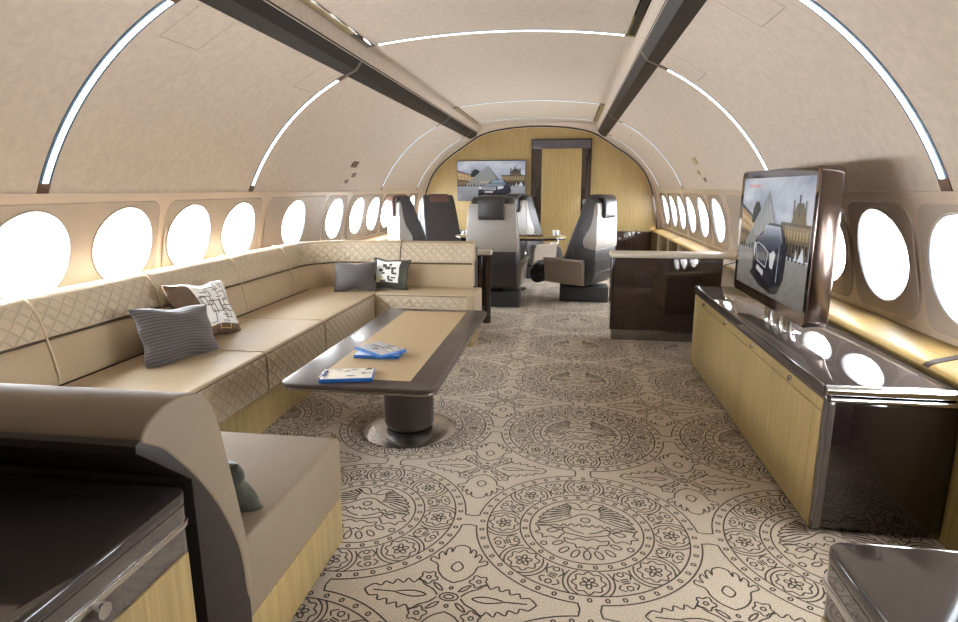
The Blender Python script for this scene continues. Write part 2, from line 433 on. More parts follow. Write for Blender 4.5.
# near and far end walls
prof = [(-1.785, 0), (-1.785, .56), (-1.92, .60)] + [(-low_x(z), z) for z in (.7, .85, 1.0, 1.1)] + [(-up_pt(i / 16)[0], up_pt(i / 16)[1]) for i in range(17)] \
    + [(x, ceil_z(x)) for x in [-.93 + 1.86 * i / 12 for i in range(13)]] + [(up_pt(1 - i / 16)[0], up_pt(1 - i / 16)[1]) for i in range(17)] \
    + [(low_x(z), z) for z in (1.1, 1.0, .85, .7)] + [(1.92, .60), (1.785, .56), (1.785, 0)]
P3 = [(CX + x, z) for x, z in prof]
struct(raw('wall_near', [(x, Y0, z) for x, z in P3], [tuple(range(len(P3)))], 'wall', smooth=False))
far = struct(raw('wall_far', [(x, Y1, z) for x, z in P3], [tuple(range(len(P3)))[::-1]], 'wood', smooth=False))
# arch trim round the far bulkhead
ARCH = [(-1.83, .6), (-1.80, .85), (-1.755, 1.08), (-1.70, 1.25), (-1.63, 1.40), (-1.52, 1.54), (-1.36, 1.68), (-1.18, 1.80), (-1.02, 1.905), (-.88, 1.990), (-.70, 2.050), (-.45, 2.092), (-.2, 2.112), (0, 2.117)]
ARCH = smoothpts(ARCH + [(-x, z) for x, z in ARCH[-2::-1]], 4, False)
def offs(d):
    out = []
    for i, (x, z) in enumerate(ARCH):
        a, b = Vector(ARCH[max(i - 1, 0)]), Vector(ARCH[min(i + 1, len(ARCH) - 1)]); t = (b - a).normalized()
        out.append((CX + x - t.y * d, z + t.x * d))
    return out
def ring(name, d0, ya, d1, yb, mat, parent):
    a = offs(d0); b = offs(d1); k = len(a)
    vs = [(x, ya, z) for x, z in a] + [(x, yb, z) for x, z in b]
    return struct(raw(name, vs, [(i, i + 1, k + i + 1, k + i) for i in range(k - 1)], mat, parent, smooth=True))
ring('arch_filler', .20, 9.275, .022, 9.275, 'wall', far)
ring('arch_gasket', .026, 9.27, .004, 9.27, 'gloss', far)
ring('arch_trim', .004, 9.265, .0, 9.27, 'wall_low', far)
ring('arch_trim', .0, 9.27, .0, 9.30, 'wall_low', far)
# far bulkhead dado
struct(box('bulkhead_dado', CX - 1.78, -.545, 9.27, 9.299, 0, .555, 'glossbrown', far, .002))
struct(box('bulkhead_dado', .335, CX + 1.78, 9.27, 9.299, 0, .555, 'glossbrown', far, .002))
# ribs on the right dado
for y in (5.45, 6.215, 7.0, 7.71, 8.5):
    struct(box('dado_rib', CX + 1.760, CX + 1.786, y - .012, y + .012, 0, .565, 'cream_trim', upper_right, .003))

# door
dr = bpy.data.objects.new('door_1', None); COL.objects.link(dr); dr.location = (-.1, 9.28, 0); struct(dr, 'golden veneer door in a glossy dark frame on the far bulkhead')
ORG = Vector((-.1, 9.28, 0))
box('door_frame', -.545, -.40, 9.262, 9.299, 0, 1.80, 'glossbrown', dr, .003)
box('door_frame', .206, .335, 9.262, 9.299, 0, 1.80, 'glossbrown', dr, .003)
box('door_header', -.545, .335, 9.262, 9.299, 1.80, 1.925, 'doorgrey', dr, .003)
box('door_edge', -.56, -.545, 9.255, 9.299, 0, 1.94, 'gloss', dr, .002)
box('door_edge', .335, .35, 9.255, 9.299, 0, 1.94, 'gloss', dr, .002)
box('door_edge', -.56, .35, 9.255, 9.299, 1.925, 1.94, 'gloss', dr, .002)
box('door_leaf', -.40, .206, 9.25, 9.299, .005, 1.80, 'wood', dr, .003)
b = bmesh.new(); r = bmesh.ops.create_cone(b, cap_ends=True, segments=24, radius1=.045, radius2=.04, depth=.03)
for v in b.verts: v.co = Vector((.27 + v.co.x, 9.25 + v.co.z, 1.0 + v.co.y))
frombm('door_handle', b, 'brushed', dr)
b = bmesh.new(); r = bmesh.ops.create_cone(b, cap_ends=True, segments=16, radius1=.02, radius2=.02, depth=.02)
for v in b.verts: v.co = Vector((.285 + v.co.x, 9.255 + v.co.z, 1.66 + v.co.y))
frombm('door_lock', b, 'gloss', dr)
ORG = Vector((0, 0, 0))
for c in dr.children: struct(c)

# beams
for side in (-1, 1):
    bp_ = [(1.030, 1.958), (.955, 1.992), (.910, 2.056), (.925, 2.10), (1.05, 2.10), (1.06, 1.975)]
    bo = prism('trim_beam', [(CX + side * x, z) for x, z in bp_], 'y', Y0, 9.28, 'beam', None, angle=12)
    bo.name = 'trim_%d' % (1 if side < 0 else 2); struct(bo, 'dark brown ceiling beam along the %s of the cabin' % ('sofa side' if side < 0 else 'screen side'))
    for y in (.4, 4.02, 7.07, 8.78):
        q = [(x + (.002 if x > .95 else -.002), z - .003) for x, z in bp_[:3]]
        struct(ext('beam_joint', [(CX + side * x, z) for x, z in q], y - .02, y + .02, 'beamband', 1, bo))

# fine panel joints in the fabric
def joint(side, pts, par):
    vs = []; fs = []
    w = .0025
    for i, (t, y) in enumerate(pts):
        x, z = up_pt(t); n_ = Vector((PC[0] - x, 0, PC[1] - z)).normalized() * .0015
        vs.append((CX + side * (x + n_.x), y, z + n_.z)); 
    V = []
    for i in range(len(vs) - 1):
        a, b = Vector(vs[i]), Vector(vs[i + 1]); d = (b - a).normalized()
        x, z = up_pt(pts[i][0]); nn = Vector((side * (PC[0] - x), 0, PC[1] - z)).normalized()
        s = d.cross(nn).normalized() * w; k = len(V); V += [a - s, a + s, b + s, b - s]; fs.append((k, k + 1, k + 2, k + 3))
    struct(raw('panel_joint', V, fs, 'panel', par, smooth=False))
for side, par in ((-1, upper_left), (1, upper_right)):
    for ya, yb in ((.62, .92), (2.42, 2.68), (3.66, 3.90), (7.5, 7.8)):
        joint(side, [(.98, ya), (.78, ya), (.78, yb), (.98, yb)], par)
    joint(side, [(i / 16, 5.6) for i in range(17)], par)

# ------------------------------------------------------------------ strip lights
def ribbon(name, pts, ya, yb, mat, parent):
    """pts (x,z) on the inner surface; a ribbon of real depth between ya and yb"""
    return ext(name, pts, ya, yb, mat, 1, parent)
def side_strip(side, y, label):
    def pt(t, d):
        x, z = up_pt(t); nx, nz = PC[0] - x, PC[1] - z; l = math.hypot(nx, nz)
        return (CX + side * (x + nx / l * d), z + nz / l * d)
    T = thing('strip_light', label, 'light', (CX + side * 1.78, y, 1.2), 'arched strip lights on the cabin sides')
    w = .029 if y < 5 else .017
    def solid(nm, t0, t1, hw, d, mat, n=30):
        a = [pt(t0 + (t1 - t0) * i / n, d) for i in range(n + 1)]; bb = [pt(t0 + (t1 - t0) * i / n, -.004) for i in range(n + 1)][::-1]
        k = len(a) * 2; P = a + bb
        vs = [(x, y - hw, z) for x, z in P] + [(x, y + hw, z) for x, z in P]
        fs = [(i, (i + 1) % k, k + (i + 1) % k, k + i) for i in range(k)]
        m_ = len(a)
        for i in range(m_ - 1):
            fs.append((i, i + 1, k - 2 - i, k - 1 - i)); fs.append((k + i, k + k - 1 - i, k + k - 2 - i, k + i + 1))
        return raw(nm, vs, fs, mat, T, angle=30, fixn=True)
    solid('strip_frame', .045, .945, w, .003, 'blueframe')
    solid('diffuser', .047, .943,   .0125 if y < 5 else .008, .006, 'strip' if y < 5 else 'strip_far')
    solid('end_cap', .0, .045, w, .0045, 'browncap', 4)
    solid('end_cap', .945, .998, w, .0045, 'browncap', 4)
    done()
pos = {.4: 'behind the camera over the first windows', 2.29: 'nearest, over the first sofa windows', 4.02: 'second from the camera, ending at the beam joint', 7.07: 'third from the camera', 8.78: 'last one before the bulkhead'}
for y in (.4, 2.29, 4.02, 7.07, 8.78):
    for side in (-1, 1):
        if y < 1: lab = 'arched white strip light %s, %s side' % ('nearest the cabin door end', 'sofa' if side < 0 else 'screen')
        lab = 'thin arched white strip light on the %s wall, %s' % ('sofa-side' if side < 0 else 'screen-side', {.4: 'out beyond the near cabinets', 2.29: 'the widest and nearest', 4.02: 'meeting the beam at its first joint', 7.07: 'above the dining table', 8.78: 'just before the wooden bulkhead'}[y])
        side_strip(side, y, lab)
def ceil_strip(y, x0, x1, label, mat='strip_ceil', hw=.016):
    T = thing('ceiling_strip_light', label, 'light', (CX, y, 2.19), 'thin strip lights across the ceiling')
    def slab(nm, a, b, h, d, mt):
        k = 24; A = [(CX + a + (b - a) * i / k, ceil_z(a + (b - a) * i / k) - d) for i in range(k + 1)]
        vs = [(x, y - h, z) for x, z in A] + [(x, y + h, z) for x, z in A] + [(x, y - h, z + d + .004) for x, z in A] + [(x, y + h, z + d + .004) for x, z in A]
        n = k + 1; fs = []
        for i in range(k):
            fs += [(i, i + 1, n + i + 1, n + i), (i, 2 * n + i, 2 * n + i + 1, i + 1), (n + i, n + i + 1, 3 * n + i + 1, 3 * n + i)]
        fs += [(0, n, 3 * n, 2 * n), (k, 2 * n + k, 3 * n + k, n + k)]
        return raw(nm, vs, fs, mt, T, angle=30, fixn=True)
    slab('strip_frame', x0, x1, hw, .003, 'blueframe')
    slab('diffuser', x0 + .01, x1 - .01, hw * .62, .006, mat)
    done()
ceil_strip(4.02, -.80, .82, 'thin white strip light across the ceiling between the long dark slots')
ceil_strip(.4, -.80, .82, 'thin white strip light across the ceiling over the near cabinets')
ceil_strip(7.07, -.80, .84, 'faint white strip light across the ceiling before the short gold slots', 'strip_far', hw=.012)
ceil_strip(8.72, -.80, .82, 'hairline strip light across the ceiling at the bulkhead', 'strip_far', hw=.006)
def slot(x, ya, yb, label, dark, goldfrom=None):
    T = thing('ceiling_slot', label, 'air slot', (CX + x, (ya + yb) / 2, ceil_z(x)), 'slots along the ceiling edges')
    s = 1 if x > 0 else -1
    z = lambda xx: ceil_z(abs(xx))
    xa, xb = x - .032, x + .032
    q = lambda a, b, d: [(CX + a, z(a) - d), (CX + b, z(b) - d), (CX + b, z(b) + .01), (CX + a, z(a) + .01)]
    prism('slot_frame', q(xa, xb, .004), 'y', ya, yb, 'gloss' if dark else 'beam', T)
    prism('slot_inlay', q(xa + .014 if s < 0 else xa + .012, xb - .006 if s < 0 else xb - .014, .007), 'y', ya + .03, yb - (.35 if dark and s < 0 else .05), 'gold' if (not dark or s < 0) else 'beam', T)
    done()
slot(-.853, 2.2, 4.04, 'long ceiling slot with gold inlay above the long sofa', True)
slot(.853, 2.2, 4.04, 'long dark ceiling slot above the wall-side credenza', True)
slot(-.853, 7.05, 8.74, 'short gold ceiling slot by the beam on the window-seat side', False)
slot(.853, 7.05, 8.74, 'short gold ceiling slot by the beam over the side-facing chair', False)
# small plates on the side walls
for side in (-1, 1):
    for j, (t, y, hw, ht) in enumerate(((None, 5.80, .075, .035), (None, 5.93, .05, .024), (None, 5.81, .04, .020))):
        x, z = ((1.648, 1.450), (1.714, 1.348), (1.750, 1.281))[j]
        a = math.atan2(z - PC[1], x - PC[0])
        T = []
        for da in (-ht / PR, ht / PR):
            for dd in (-.002, .005):
                T.append((CX + side * (PC[0] + (PR - dd) * math.cos(a + da)), PC[1] + (PR - dd) * math.sin(a + da)))
        poly = [T[0], T[1], T[3], T[2]]
        o = prism('wall_plate', poly, 'y', y - hw, y + hw, ('browncap' if side < 0 else 'gold') if j < 2 else 'browncap', None)
        o.name = 'speaker_plate'
        tag(o, '%s %s plate set into the %s wall fabric' % (('large upper', 'small middle', 'small lowest')[j], 'brown' if side < 0 or j == 2 else 'gold', 'sofa-side' if side < 0 else 'screen-side'), 'plate', 'little plates on the %s wall' % ('sofa-side' if side < 0 else 'screen-side'))

# ------------------------------------------------------------------ carpet with drawn medallions
TP = .8374; TX, TY = .0989, 1.9226
def tile_lines():
    L = []            # list of (points, closed)
    def circ(cx, cy, r, n, sx=1, sy=1, rot=0, wob=0, nw=8, a0=0, a1=360):
        full = abs(a1 - a0) >= 359.9; pts = []
        for i in range(n if full else n + 1):
            a = math.radians(a0 + (a1 - a0) * i / n); rr = r * (1 + wob * math.cos(nw * a))
            x, y = rr * sx * math.cos(a), rr * sy * math.sin(a)
            c, s = math.cos(rot), math.sin(rot); pts.append((cx + x * c - y * s, cy + x * s + y * c))
        L.append((pts, full))
    def poly(P, closed=False, n=4): L.append((smoothpts(P, n, closed), closed))
    def mirror(P, closed=False, n=4):
        poly(P, closed, n); poly([(-x, y) for x, y in P], closed, n)
    # big rings (broken at the bridges to the neighbours)
    for q in range(4):
        circ(0, 0, .470, 26, a0=q * 90 + 5, a1=q * 90 + 85)
    circ(0, 0, .424, 90)
    for i in range(44):
        a = 2 * pi * i / 44; circ(.447 * math.cos(a), .447 * math.sin(a), .0095, 7, sy=.8, rot=a)
    circ(0, 0, .282, 72); circ(0, 0, .240, 64)
    for i in range(28):
        a = 2 * pi * (i + .5) / 28; circ(.261 * math.cos(a), .261 * math.sin(a), .0095, 7, sy=.8, rot=a)
    # bridges
    for q in range(4):
        a = q * pi / 2
        for s in (-1, 1):
            p0 = (.468, .042 * s); p1 = (.5, .036 * s)
            r = lambda p: (p[0] * math.cos(a) - p[1] * math.sin(a), p[0] * math.sin(a) + p[1] * math.cos(a))
            L.append(([r(p0), r(p1)], False))
    # eight flowers in the ring
    for i in range(8):
        a = pi / 4 * i; fx, fy = .353 * math.cos(a), .353 * math.sin(a)
        circ(fx, fy, .057, 36, wob=.13, nw=8, rot=a)
        for k in range(5):
            b = a + 2 * pi * k / 5; circ(fx + .021 * math.cos(b), fy + .021 * math.sin(b), .0135, 7, sy=.7, rot=b)
        for rr, sp in ((.078, 60), (.096, 42)):
            for s in (-1, 1):
                circ(fx, fy, rr, 9, rot=a + s * pi / 2, a0=-sp, a1=sp)
        m = a + pi / 8; c, s_ = math.cos(m), math.sin(m)
        for rr in (.392, .312): circ(rr * c, rr * s_, .0125, 8)
        for rr in (.342, .353, .364):
            L.append(([(rr * c + .016 * s_, rr * s_ - .016 * c), (rr * c - .016 * s_, rr * s_ + .016 * c)], False))
        for sg in (-1, 1):
            P = [(.300, .016), (.325, .034), (.350, .022)]
            L.append(([(x * c - sg * y * s_, x * s_ + sg * y * c) for x, y in smoothpts(P, 3, False)], False))
            P = [(.405, .020), (.385, .040), (.368, .024)]
            L.append(([(x * c - sg * y * s_, x * s_ + sg * y * c) for x, y in smoothpts(P, 3, False)], False))
    # palmette in the middle
    circ(0, .068, .020, 10, sy=.9)
    poly([(-.012, .165), (-.04, .205), (-.085, .200), (-.07, .175), (-.03, .150), (0, .158), (.03, .150), (.07, .175), (.085, .200), (.04, .205), (.012, .165)])
    poly([(-.02, .21), (0, .228), (.02, .21)])
    for k, (tx, ty) in enumerate(((.205, .030), (.203, .062), (.190, .092), (.172, .120), (.148, .145), (.120, .168), (.100, .185))):
        rx, ry = .035 + .004 * k, .105 + .006 * k; dx, dy = tx - rx, ty - ry; l = math.hypot(dx, dy); nx, ny = -dy / l, dx / l
        mirror([(rx + dx * .15, ry + dy * .15), (rx + dx * .5 + nx * .020, ry + dy * .5 + ny * .020), (rx + dx * .85 + nx * .016, ry + dy * .85 + ny * .016), (tx, ty), (rx + dx * .8 - nx * .004, ry + dy * .8 - ny * .004), (rx + dx * .4 + nx * .002, ry + dy * .4 + ny * .002)])
    mirror([(0, .118), (.03, .108), (.07, .075), (.12, .045), (.165, .028), (.205, .022), (.215, .008), (.19, .002), (.155, .010), (.13, .022)])
    mirror([(.13, .020), (.11, .008), (.095, .028), (.078, .014), (.062, .034), (.045, .016), (.028, .034), (.014, .016), (0, .028)])
    mirror([(.01, -.035), (.05, -.020), (.085, .005), (.10, -.01), (.09, -.035), (.045, -.050), (0, -.062)])
    mirror([(.0, -.085), (.03, -.072), (.06, -.085), (.09, -.075), (.085, -.105), (.05, -.115), (.04, -.14), (.015, -.13), (0, -.15)])
    mirror([(.085, .002), (.13, -.005), (.17, .012), (.205, .0), (.195, -.03), (.215, -.05), (.185, -.06), (.18, -.085), (.15, -.072), (.12, -.085), (.105, -.06), (.09, -.04)])
    mirror([(.11, -.018), (.14, -.010), (.165, -.03), (.14, -.04), (.11, -.018)], True)
    for dx, dy, ro, ln in ((0, -.185, pi / 2, .030), (.047, -.180, 1.1, .028), (-.047, -.180, pi - 1.1, .028), (.092, -.160, .8, .026), (-.092, -.160, pi - .8, .026), (.118, -.115, .5, .024), (-.118, -.115, pi - .5, .024)):
        circ(dx, dy, ln, 12, sy=.48, rot=-ro if dy < 0 else ro)
    circ(.175, -.125, .013, 8); circ(-.175, -.125, .013, 8)
    # corner motif, centred on (.5,.5)
    o = (.5, .5)
    def at(P, a, closed=False, n=3, k=1.0):
        c, s = math.cos(a), math.sin(a); P = [(x * k, y * k) for x, y in P]
        L.append(([(o[0] + x * c - y * s, o[1] + x * s + y * c) for x, y in smoothpts(P, n, closed)], closed))
    circ(o[0], o[1], .034, 16, sy=.62); circ(o[0], o[1], .018, 10, sy=.6)
    for a in (pi / 2, -pi / 2):                    # tulips up and down (local +x is outwards)
        for s in (-1, 1):
            at([(.058, 0), (.075, .030 * s), (.105, .052 * s), (.135, .060 * s), (.150, .085 * s), (.168, .080 * s), (.158, .060 * s), (.180, .066 * s), (.196, .056 * s), (.178, .044 * s), (.205, .046 * s), (.218, .034 * s), (.196, .028 * s), (.225, .022 * s), (.236, 0)], a, k=1.32)
        at([(.105, 0), (.125, .017), (.150, .0), (.125, -.017)], a, True, 4, 1.35)
        at([(.040, 0), (.047, .007), (.055, 0), (.047, -.007)], a, True)
    for a in (0, pi):                              # long feathered leaves sideways
        for s in (-1, 1):
            at([(.036, .004 * s), (.055, .028 * s), (.085, .046 * s), (.105, .070 * s), (.120, .050 * s), (.142, .066 * s), (.150, .044 * s), (.175, .056 * s), (.182, .034 * s), (.208, .042 * s), (.215, .022 * s), (.240, .026 * s), (.262, 0)], a, k=1.2)
        at([(.070, 0), (.110, .013), (.165, 0), (.110, -.013)], a, True, 4, 1.2)
        at([(.165, 0), (.235, 0)], a, k=1.2)
    for q in range(4):                             # small flowers on the diagonals
        a = pi / 4 + q * pi / 2; fx, fy = o[0] + .135 * math.cos(a), o[1] + .135 * math.sin(a)
        circ(fx, fy, .031, 24, wob=.2, nw=5, rot=a); circ(fx, fy, .009, 7)
        at([(.042, 0), (.068, .008), (.100, 0), (.068, -.008)], a, True)
    return L
def build_floor():
    L = tile_lines(); V0 = []; F0 = []
    hw = .0032
    for pts, closed in L:
        n = len(pts); base = len(V0)
        for i in range(n):
            a = pts[i - 1] if (closed or i) else pts[0]; b = pts[(i + 1) % n] if (closed or i < n - 1) else pts[-1]
            dx, dy = b[0] - a[0], b[1] - a[1]; l = math.hypot(dx, dy) or 1e-6
            nx, ny = -dy / l * hw, dx / l * hw
            V0 += [(pts[i][0] + nx, pts[i][1] + ny), (pts[i][0] - nx, pts[i][1] - ny)]
        for i in range(n if closed else n - 1):
            j = (i + 1) % n; F0.append((base + 2 * i, base + 2 * i + 1, base + 2 * j + 1, base + 2 * j))
    xa, xb = CX - 1.785, CX + 1.785
    vs = [(xa, Y0, 0), (xb, Y0, 0), (xb, Y1, 0), (xa, Y1, 0)]; fs = [(0, 1, 2, 3)]; mi = [0]
    for jx in range(-2, 2):
        for jy in range(-2, 9):
            cx, cy = TX + jx * TP, TY + jy * TP
            base = len(vs)
            vs += [(cx + x * TP, cy + y * TP, .0007) for x, y in V0]
            for f in F0:
                x = cx + V0[f[0]][0] * TP; y = cy + V0[f[0]][1] * TP
                if xa + .02 < x < xb - .02 and y < Y1 - .05 and y > Y0 + .05:
                    fs.append(tuple(base + k for k in f)); mi.append(1)
    return raw('floor', vs, fs, ['carpet', 'ink'], None, smooth=False, mi=mi)
struct(build_floor())

# ------------------------------------------------------------------ pictures on the two displays
def picture(name, P, aspect, parent, kind):
    """P(u,v,layer)->point. flat coloured shapes of a square with a glass pyramid, a palace and a dark car"""
    V = []; F = []; C = []; lay = [0]
    def pol(pts, col, col2=None):
        lay[0] += 1; k = len(V)
        ys = [p[1] for p in pts]; a, b = min(ys), max(ys)
        for u, v in pts:
            V.append(P(min(max(u, 0), 1), min(max(v, 0), 1), lay[0]))
            t = (v - a) / (b - a + 1e-9); c2 = col2 or col
            C.append(tuple(x + (y - x) * t for x, y in zip(col, c2)))
        F.append(tuple(range(k, k + len(pts))))
    def rect(a, b, c, d, col, col2=None): pol([(a, c), (b, c), (b, d), (a, d)], col, col2)
    # cloudy sky
    rnd = random.Random(3 if kind == 'jeep' else 5); nx, ny = 26, 14; g = []
    for j in range(ny + 1):
        for i in range(nx + 1):
            u, v = i / nx, .35 + .65 * j / ny
            s = .5 + .5 * math.sin(5 * u + 7 * v + 1.5 * math.sin(9 * v + 3 * u)) * math.cos(4 * u - 9 * v + 2 * math.sin(6 * u))
            s = s * .75 + rnd.random() * .25
            g.append((u, v)); V.append(P(u, v, 0)); C.append((.30 + .55 * s, .34 + .54 * s, .46 + .48 * s))
    for j in range(ny):
        for i in range(nx):
            a = j * (nx + 1) + i; F.append((a, a + 1, a + nx + 2, a + nx + 1))
    # paved square
    k0 = len(V); mx, my = 20, 8
    for j in range(my + 1):
        for i in range(mx + 1):
            u, v = i / mx, .37 * j / my; s = rnd.random() * .07; t = j / my
            V.append(P(u, v, 0)); C.append(((.15 + .20 * t + s), (.13 + .20 * t + s), (.11 + .20 * t + s)) if kind == 'jeep' else ((.24 + .2 * t + s), (.25 + .2 * t + s), (.27 + .22 * t + s)))
    for j in range(my):
        for i in range(mx):
            a = k0 + j * (mx + 1) + i; F.append((a, a + 1, a + mx + 2, a + mx + 1))
    # left wing of the palace
    pol([(0, .36), (.36, .38), (.30, .60), (0, .74)], (.20, .14, .08), (.62, .42, .22))
    for r in range(3):
        for i in range(9):
            u = .015 + i * .033; z = .46 + r * .075 - i * .004 * (r + 1) + .02
            rect(u, u + .016, z, z + .05 - i * .002, (.95, .68, .34) if r else (.05, .04, .04))
    pol([(0, .735), (.30, .60), (.30, .625), (0, .77)], (.10, .10, .12))
    pol([(.20, .64), (.21, .72), (.25, .79), (.30, .79), (.34, .72), (.35, .60), (.2, .6)], (.03, .035, .04))
    # palace on the right
    rect(.66, 1, .38, .62, (.10, .08, .05), (.33, .25, .15)); rect(.645, 1, .62, .645, (.12, .10, .08))
    pol([(.77, .645), (.80, .74), (.83, .80), (.90, .80), (.92, .74), (.95, .645)], (.20, .15, .10), (.07, .07, .06))
    for u in (.79, .855, .925): rect(u - .008, u + .008, .70, .86 if u == .855 else .82, (.06, .06, .06))
    for r in range(2):
        for i in range(9): rect(.675 + i * .036, .693 + i * .036, .42 + r * .10, .49 + r * .10, (.03, .025, .02) if r == 0 else (.50, .36, .18))
    # glass pyramid with its lattice
    ap = (.455, .90) if kind == 'jeep' else (.455, .90)
    pol([(.10, .37), (.70, .37), ap], (.36, .35, .30), (.42, .44, .46))
    pol([(ap[0], ap[1]), (.62, .37), (.70, .37)], (.22, .22, .21), (.30, .32, .35))
    for i in range(1, 12):
        t = i / 12; x = .10 + .52 * t
        for dst in ((ap[0] + (.10 - ap[0]) * (1 - t), ap[1] + (.37 - ap[1]) * (1 - t)), (ap[0] + (.62 - ap[0]) * t, ap[1] + (.37 - ap[1]) * t)):
            dx = .0018; pol([(x - dx, .37), (x + dx, .37), (dst[0] + dx, dst[1]), (dst[0] - dx, dst[1])], (.16, .17, .17))
    for i in range(8): rect(.34 + i * .028, .352 + i * .028, .44, .50, (.75, .60, .32))
    # people and bollards along the edge of the square
    for i in range(22):
        u = .02 + i * .045; rect(u, u + .02, .355, .39 + .012 * (i % 3), (.03, .03, .035))
    pol([(.90, .37), (.97, .37), (.945, .48)], (.85, .88, .9)); pol([(.86, .37), (.89, .37), (.875, .46)], (.8, .82, .85))
    # car
    if kind == 'jeep':
        body = (.010, .011, .016); gl = (.16, .19, .23)
        pol([(.26, .14), (.42, .06), (.60, .03), (.70, .07), (.76, .20), (.74, .30), (.6, .12), (.3, .2)], (.02, .018, .015))
        pol([(.30, .16), (.58, .05), (.62, .10), (.76, .24), (.77, .40), (.74, .52), (.68, .62), (.50, .62), (.42, .54), (.32, .47), (.28, .36)], body, (.03, .034, .045))
        pol([(.42, .50), (.46, .60), (.66, .60), (.71, .47)], gl, (.5, .56, .66)); pol([(.44, .50), (.47, .575), (.64, .575), (.68, .48)], (.10, .13, .18), (.35, .4, .5))
        pol([(.31, .46), (.42, .52), (.70, .47), (.58, .37), (.38, .38)], (.035, .04, .055), (.16, .18, .23))
        pol([(.325, .42), (.36, .27), (.50, .23), (.53, .37), (.46, .41), (.36, .44)], (.75, .76, .80)); pol([(.336, .413), (.367, .278), (.495, .24), (.52, .365), (.455, .40), (.364, .432)], (.06, .06, .07))
        for i in range(6): rect(.372 + i * .022, .376 + i * .022, .285, .40, (.45, .45, .48))
        pol([(.545, .36), (.56, .25), (.60, .24), (.63, .37), (.60, .40)], (.80, .80, .84)); pol([(.295, .37), (.30, .32), (.32, .30), (.325, .42), (.31, .44)], (.80, .80, .84))
        pol([(.36, .20), (.47, .155), (.475, .20), (.37, .24)], (.70, .70, .72))
        pol([(.36, .12), (.56, .05), (.56, .10), (.36, .17)], (.006, .006, .01)); pol([(.62, .04), (.68, .05), (.71, .17), (.67, .25), (.63, .16)], (.008, .008, .01))
        pol([(.66, .15), (.67, .45), (.678, .45), (.672, .15)], (.35, .40, .50))
        for i, (u, w_) in enumerate(((.13, .02), (.155, .012), (.172, .018), (.196, .01), (.212, .02), (.238, .02), (.265, .016), (.288, .02), (.315, .012))):
            rect(u, u + w_, .915, .945, (.80, .42, .40))
    else:
        pol([(.30, .16), (.33, .11), (.70, .06), (.76, .13), (.80, .25), (.78, .38), (.35, .22)], (.02, .02, .022))
        pol([(.31, .22), (.33, .14), (.66, .11), (.74, .14), (.78, .26), (.76, .42), (.70, .52), (.58, .54), (.50, .50), (.45, .42), (.34, .38)], (.010, .012, .02), (.07, .08, .11))
        pol([(.48, .43), (.53, .51), (.67, .52), (.72, .42)], (.16, .24, .32), (.45, .55, .65))
        pol([(.34, .38), (.47, .42), (.73, .41), (.62, .36), (.40, .35)], (.12, .15, .20), (.42, .48, .56))
        pol([(.375, .35), (.38, .27), (.57, .26), (.575, .35)], (.62, .64, .67)); 
        for i in range(4): rect(.385, .565, .278 + i * .018, .286 + i * .018, (.08, .08, .09))
        pol([(.325, .36), (.325, .29), (.365, .29), (.37, .35)], (.92, .93, .96)); pol([(.60, .36), (.60, .28), (.68, .31), (.69, .37)], (.90, .92, .96))
        pol([(.41, .235), (.41, .205), (.53, .205), (.53, .235)], (.85, .85, .86)); pol([(.34, .20), (.34, .15), (.64, .13), (.66, .19)], (.004, .004, .006))
    me = bpy.data.meshes.new(name); me.from_pydata([tuple(Vector(v) - ORG) for v in V], [], F)
    ca = me.color_attributes.new('Col', 'FLOAT_COLOR', 'POINT')
    for i, c in enumerate(C): ca.data[i].color = (*c, 1)
    me.update()
    return link(name, me, 'screen', parent, smooth=False)

T = thing('wall_display', 'flat screen on the wooden bulkhead showing a car before a glass pyramid', 'display', (-1.185, 9.28, 1.32))
box('display_panel', -1.73, -.645, 9.26, 9.305, 1.015, 1.635, 'darkring', T, .004)
picture('picture', lambda u, v, l: (-1.722 + 1.069 * u, 9.2590 - .00006 * l, 1.023 + .604 * v), 1.77, T, 'sedan')
done()

# raised television on the credenza
T = thing('television', 'large square-edged bronze-framed television raised on chrome posts above the credenza', 'television', (1.04, 3.03, .55))
bm = bmesh.new(); bm_prism(bm, rrect(2.505, 3.56, .628, 1.29, .035, 5), 'x', .982, 1.072, .008, 3)
frombm('housing', bm, 'copper', T)
vs = []; fs = []
o_ = rrect(2.512, 3.553, .635, 1.283, .03, 5); i_ = rrect(2.535, 3.505, .685, 1.250, .002, 5)
k = len(o_)
vs = [(.9808, *p) for p in o_] + [(.9796, *p) for p in i_]
raw('bezel', vs, [(i, (i + 1) % k, k + (i + 1) % k, k + i) for i in range(k)], 'bezel', T, smooth=False)
picture('picture', lambda u, v, l: (.9795 - .00006 * l, 3.505 - .970 * u, .685 + .565 * v), 1.7, T, 'jeep')
for y in (2.80, 2.93, 3.06):
    lathe('lift_post', [(.026, 0), (.026, .085)], (1.03, y, .5492), 'chrome', T, 20)
box('lift_foot', .99, 1.07, 2.76, 3.10, .5492, .553, 'chrome', T, .002)
done()

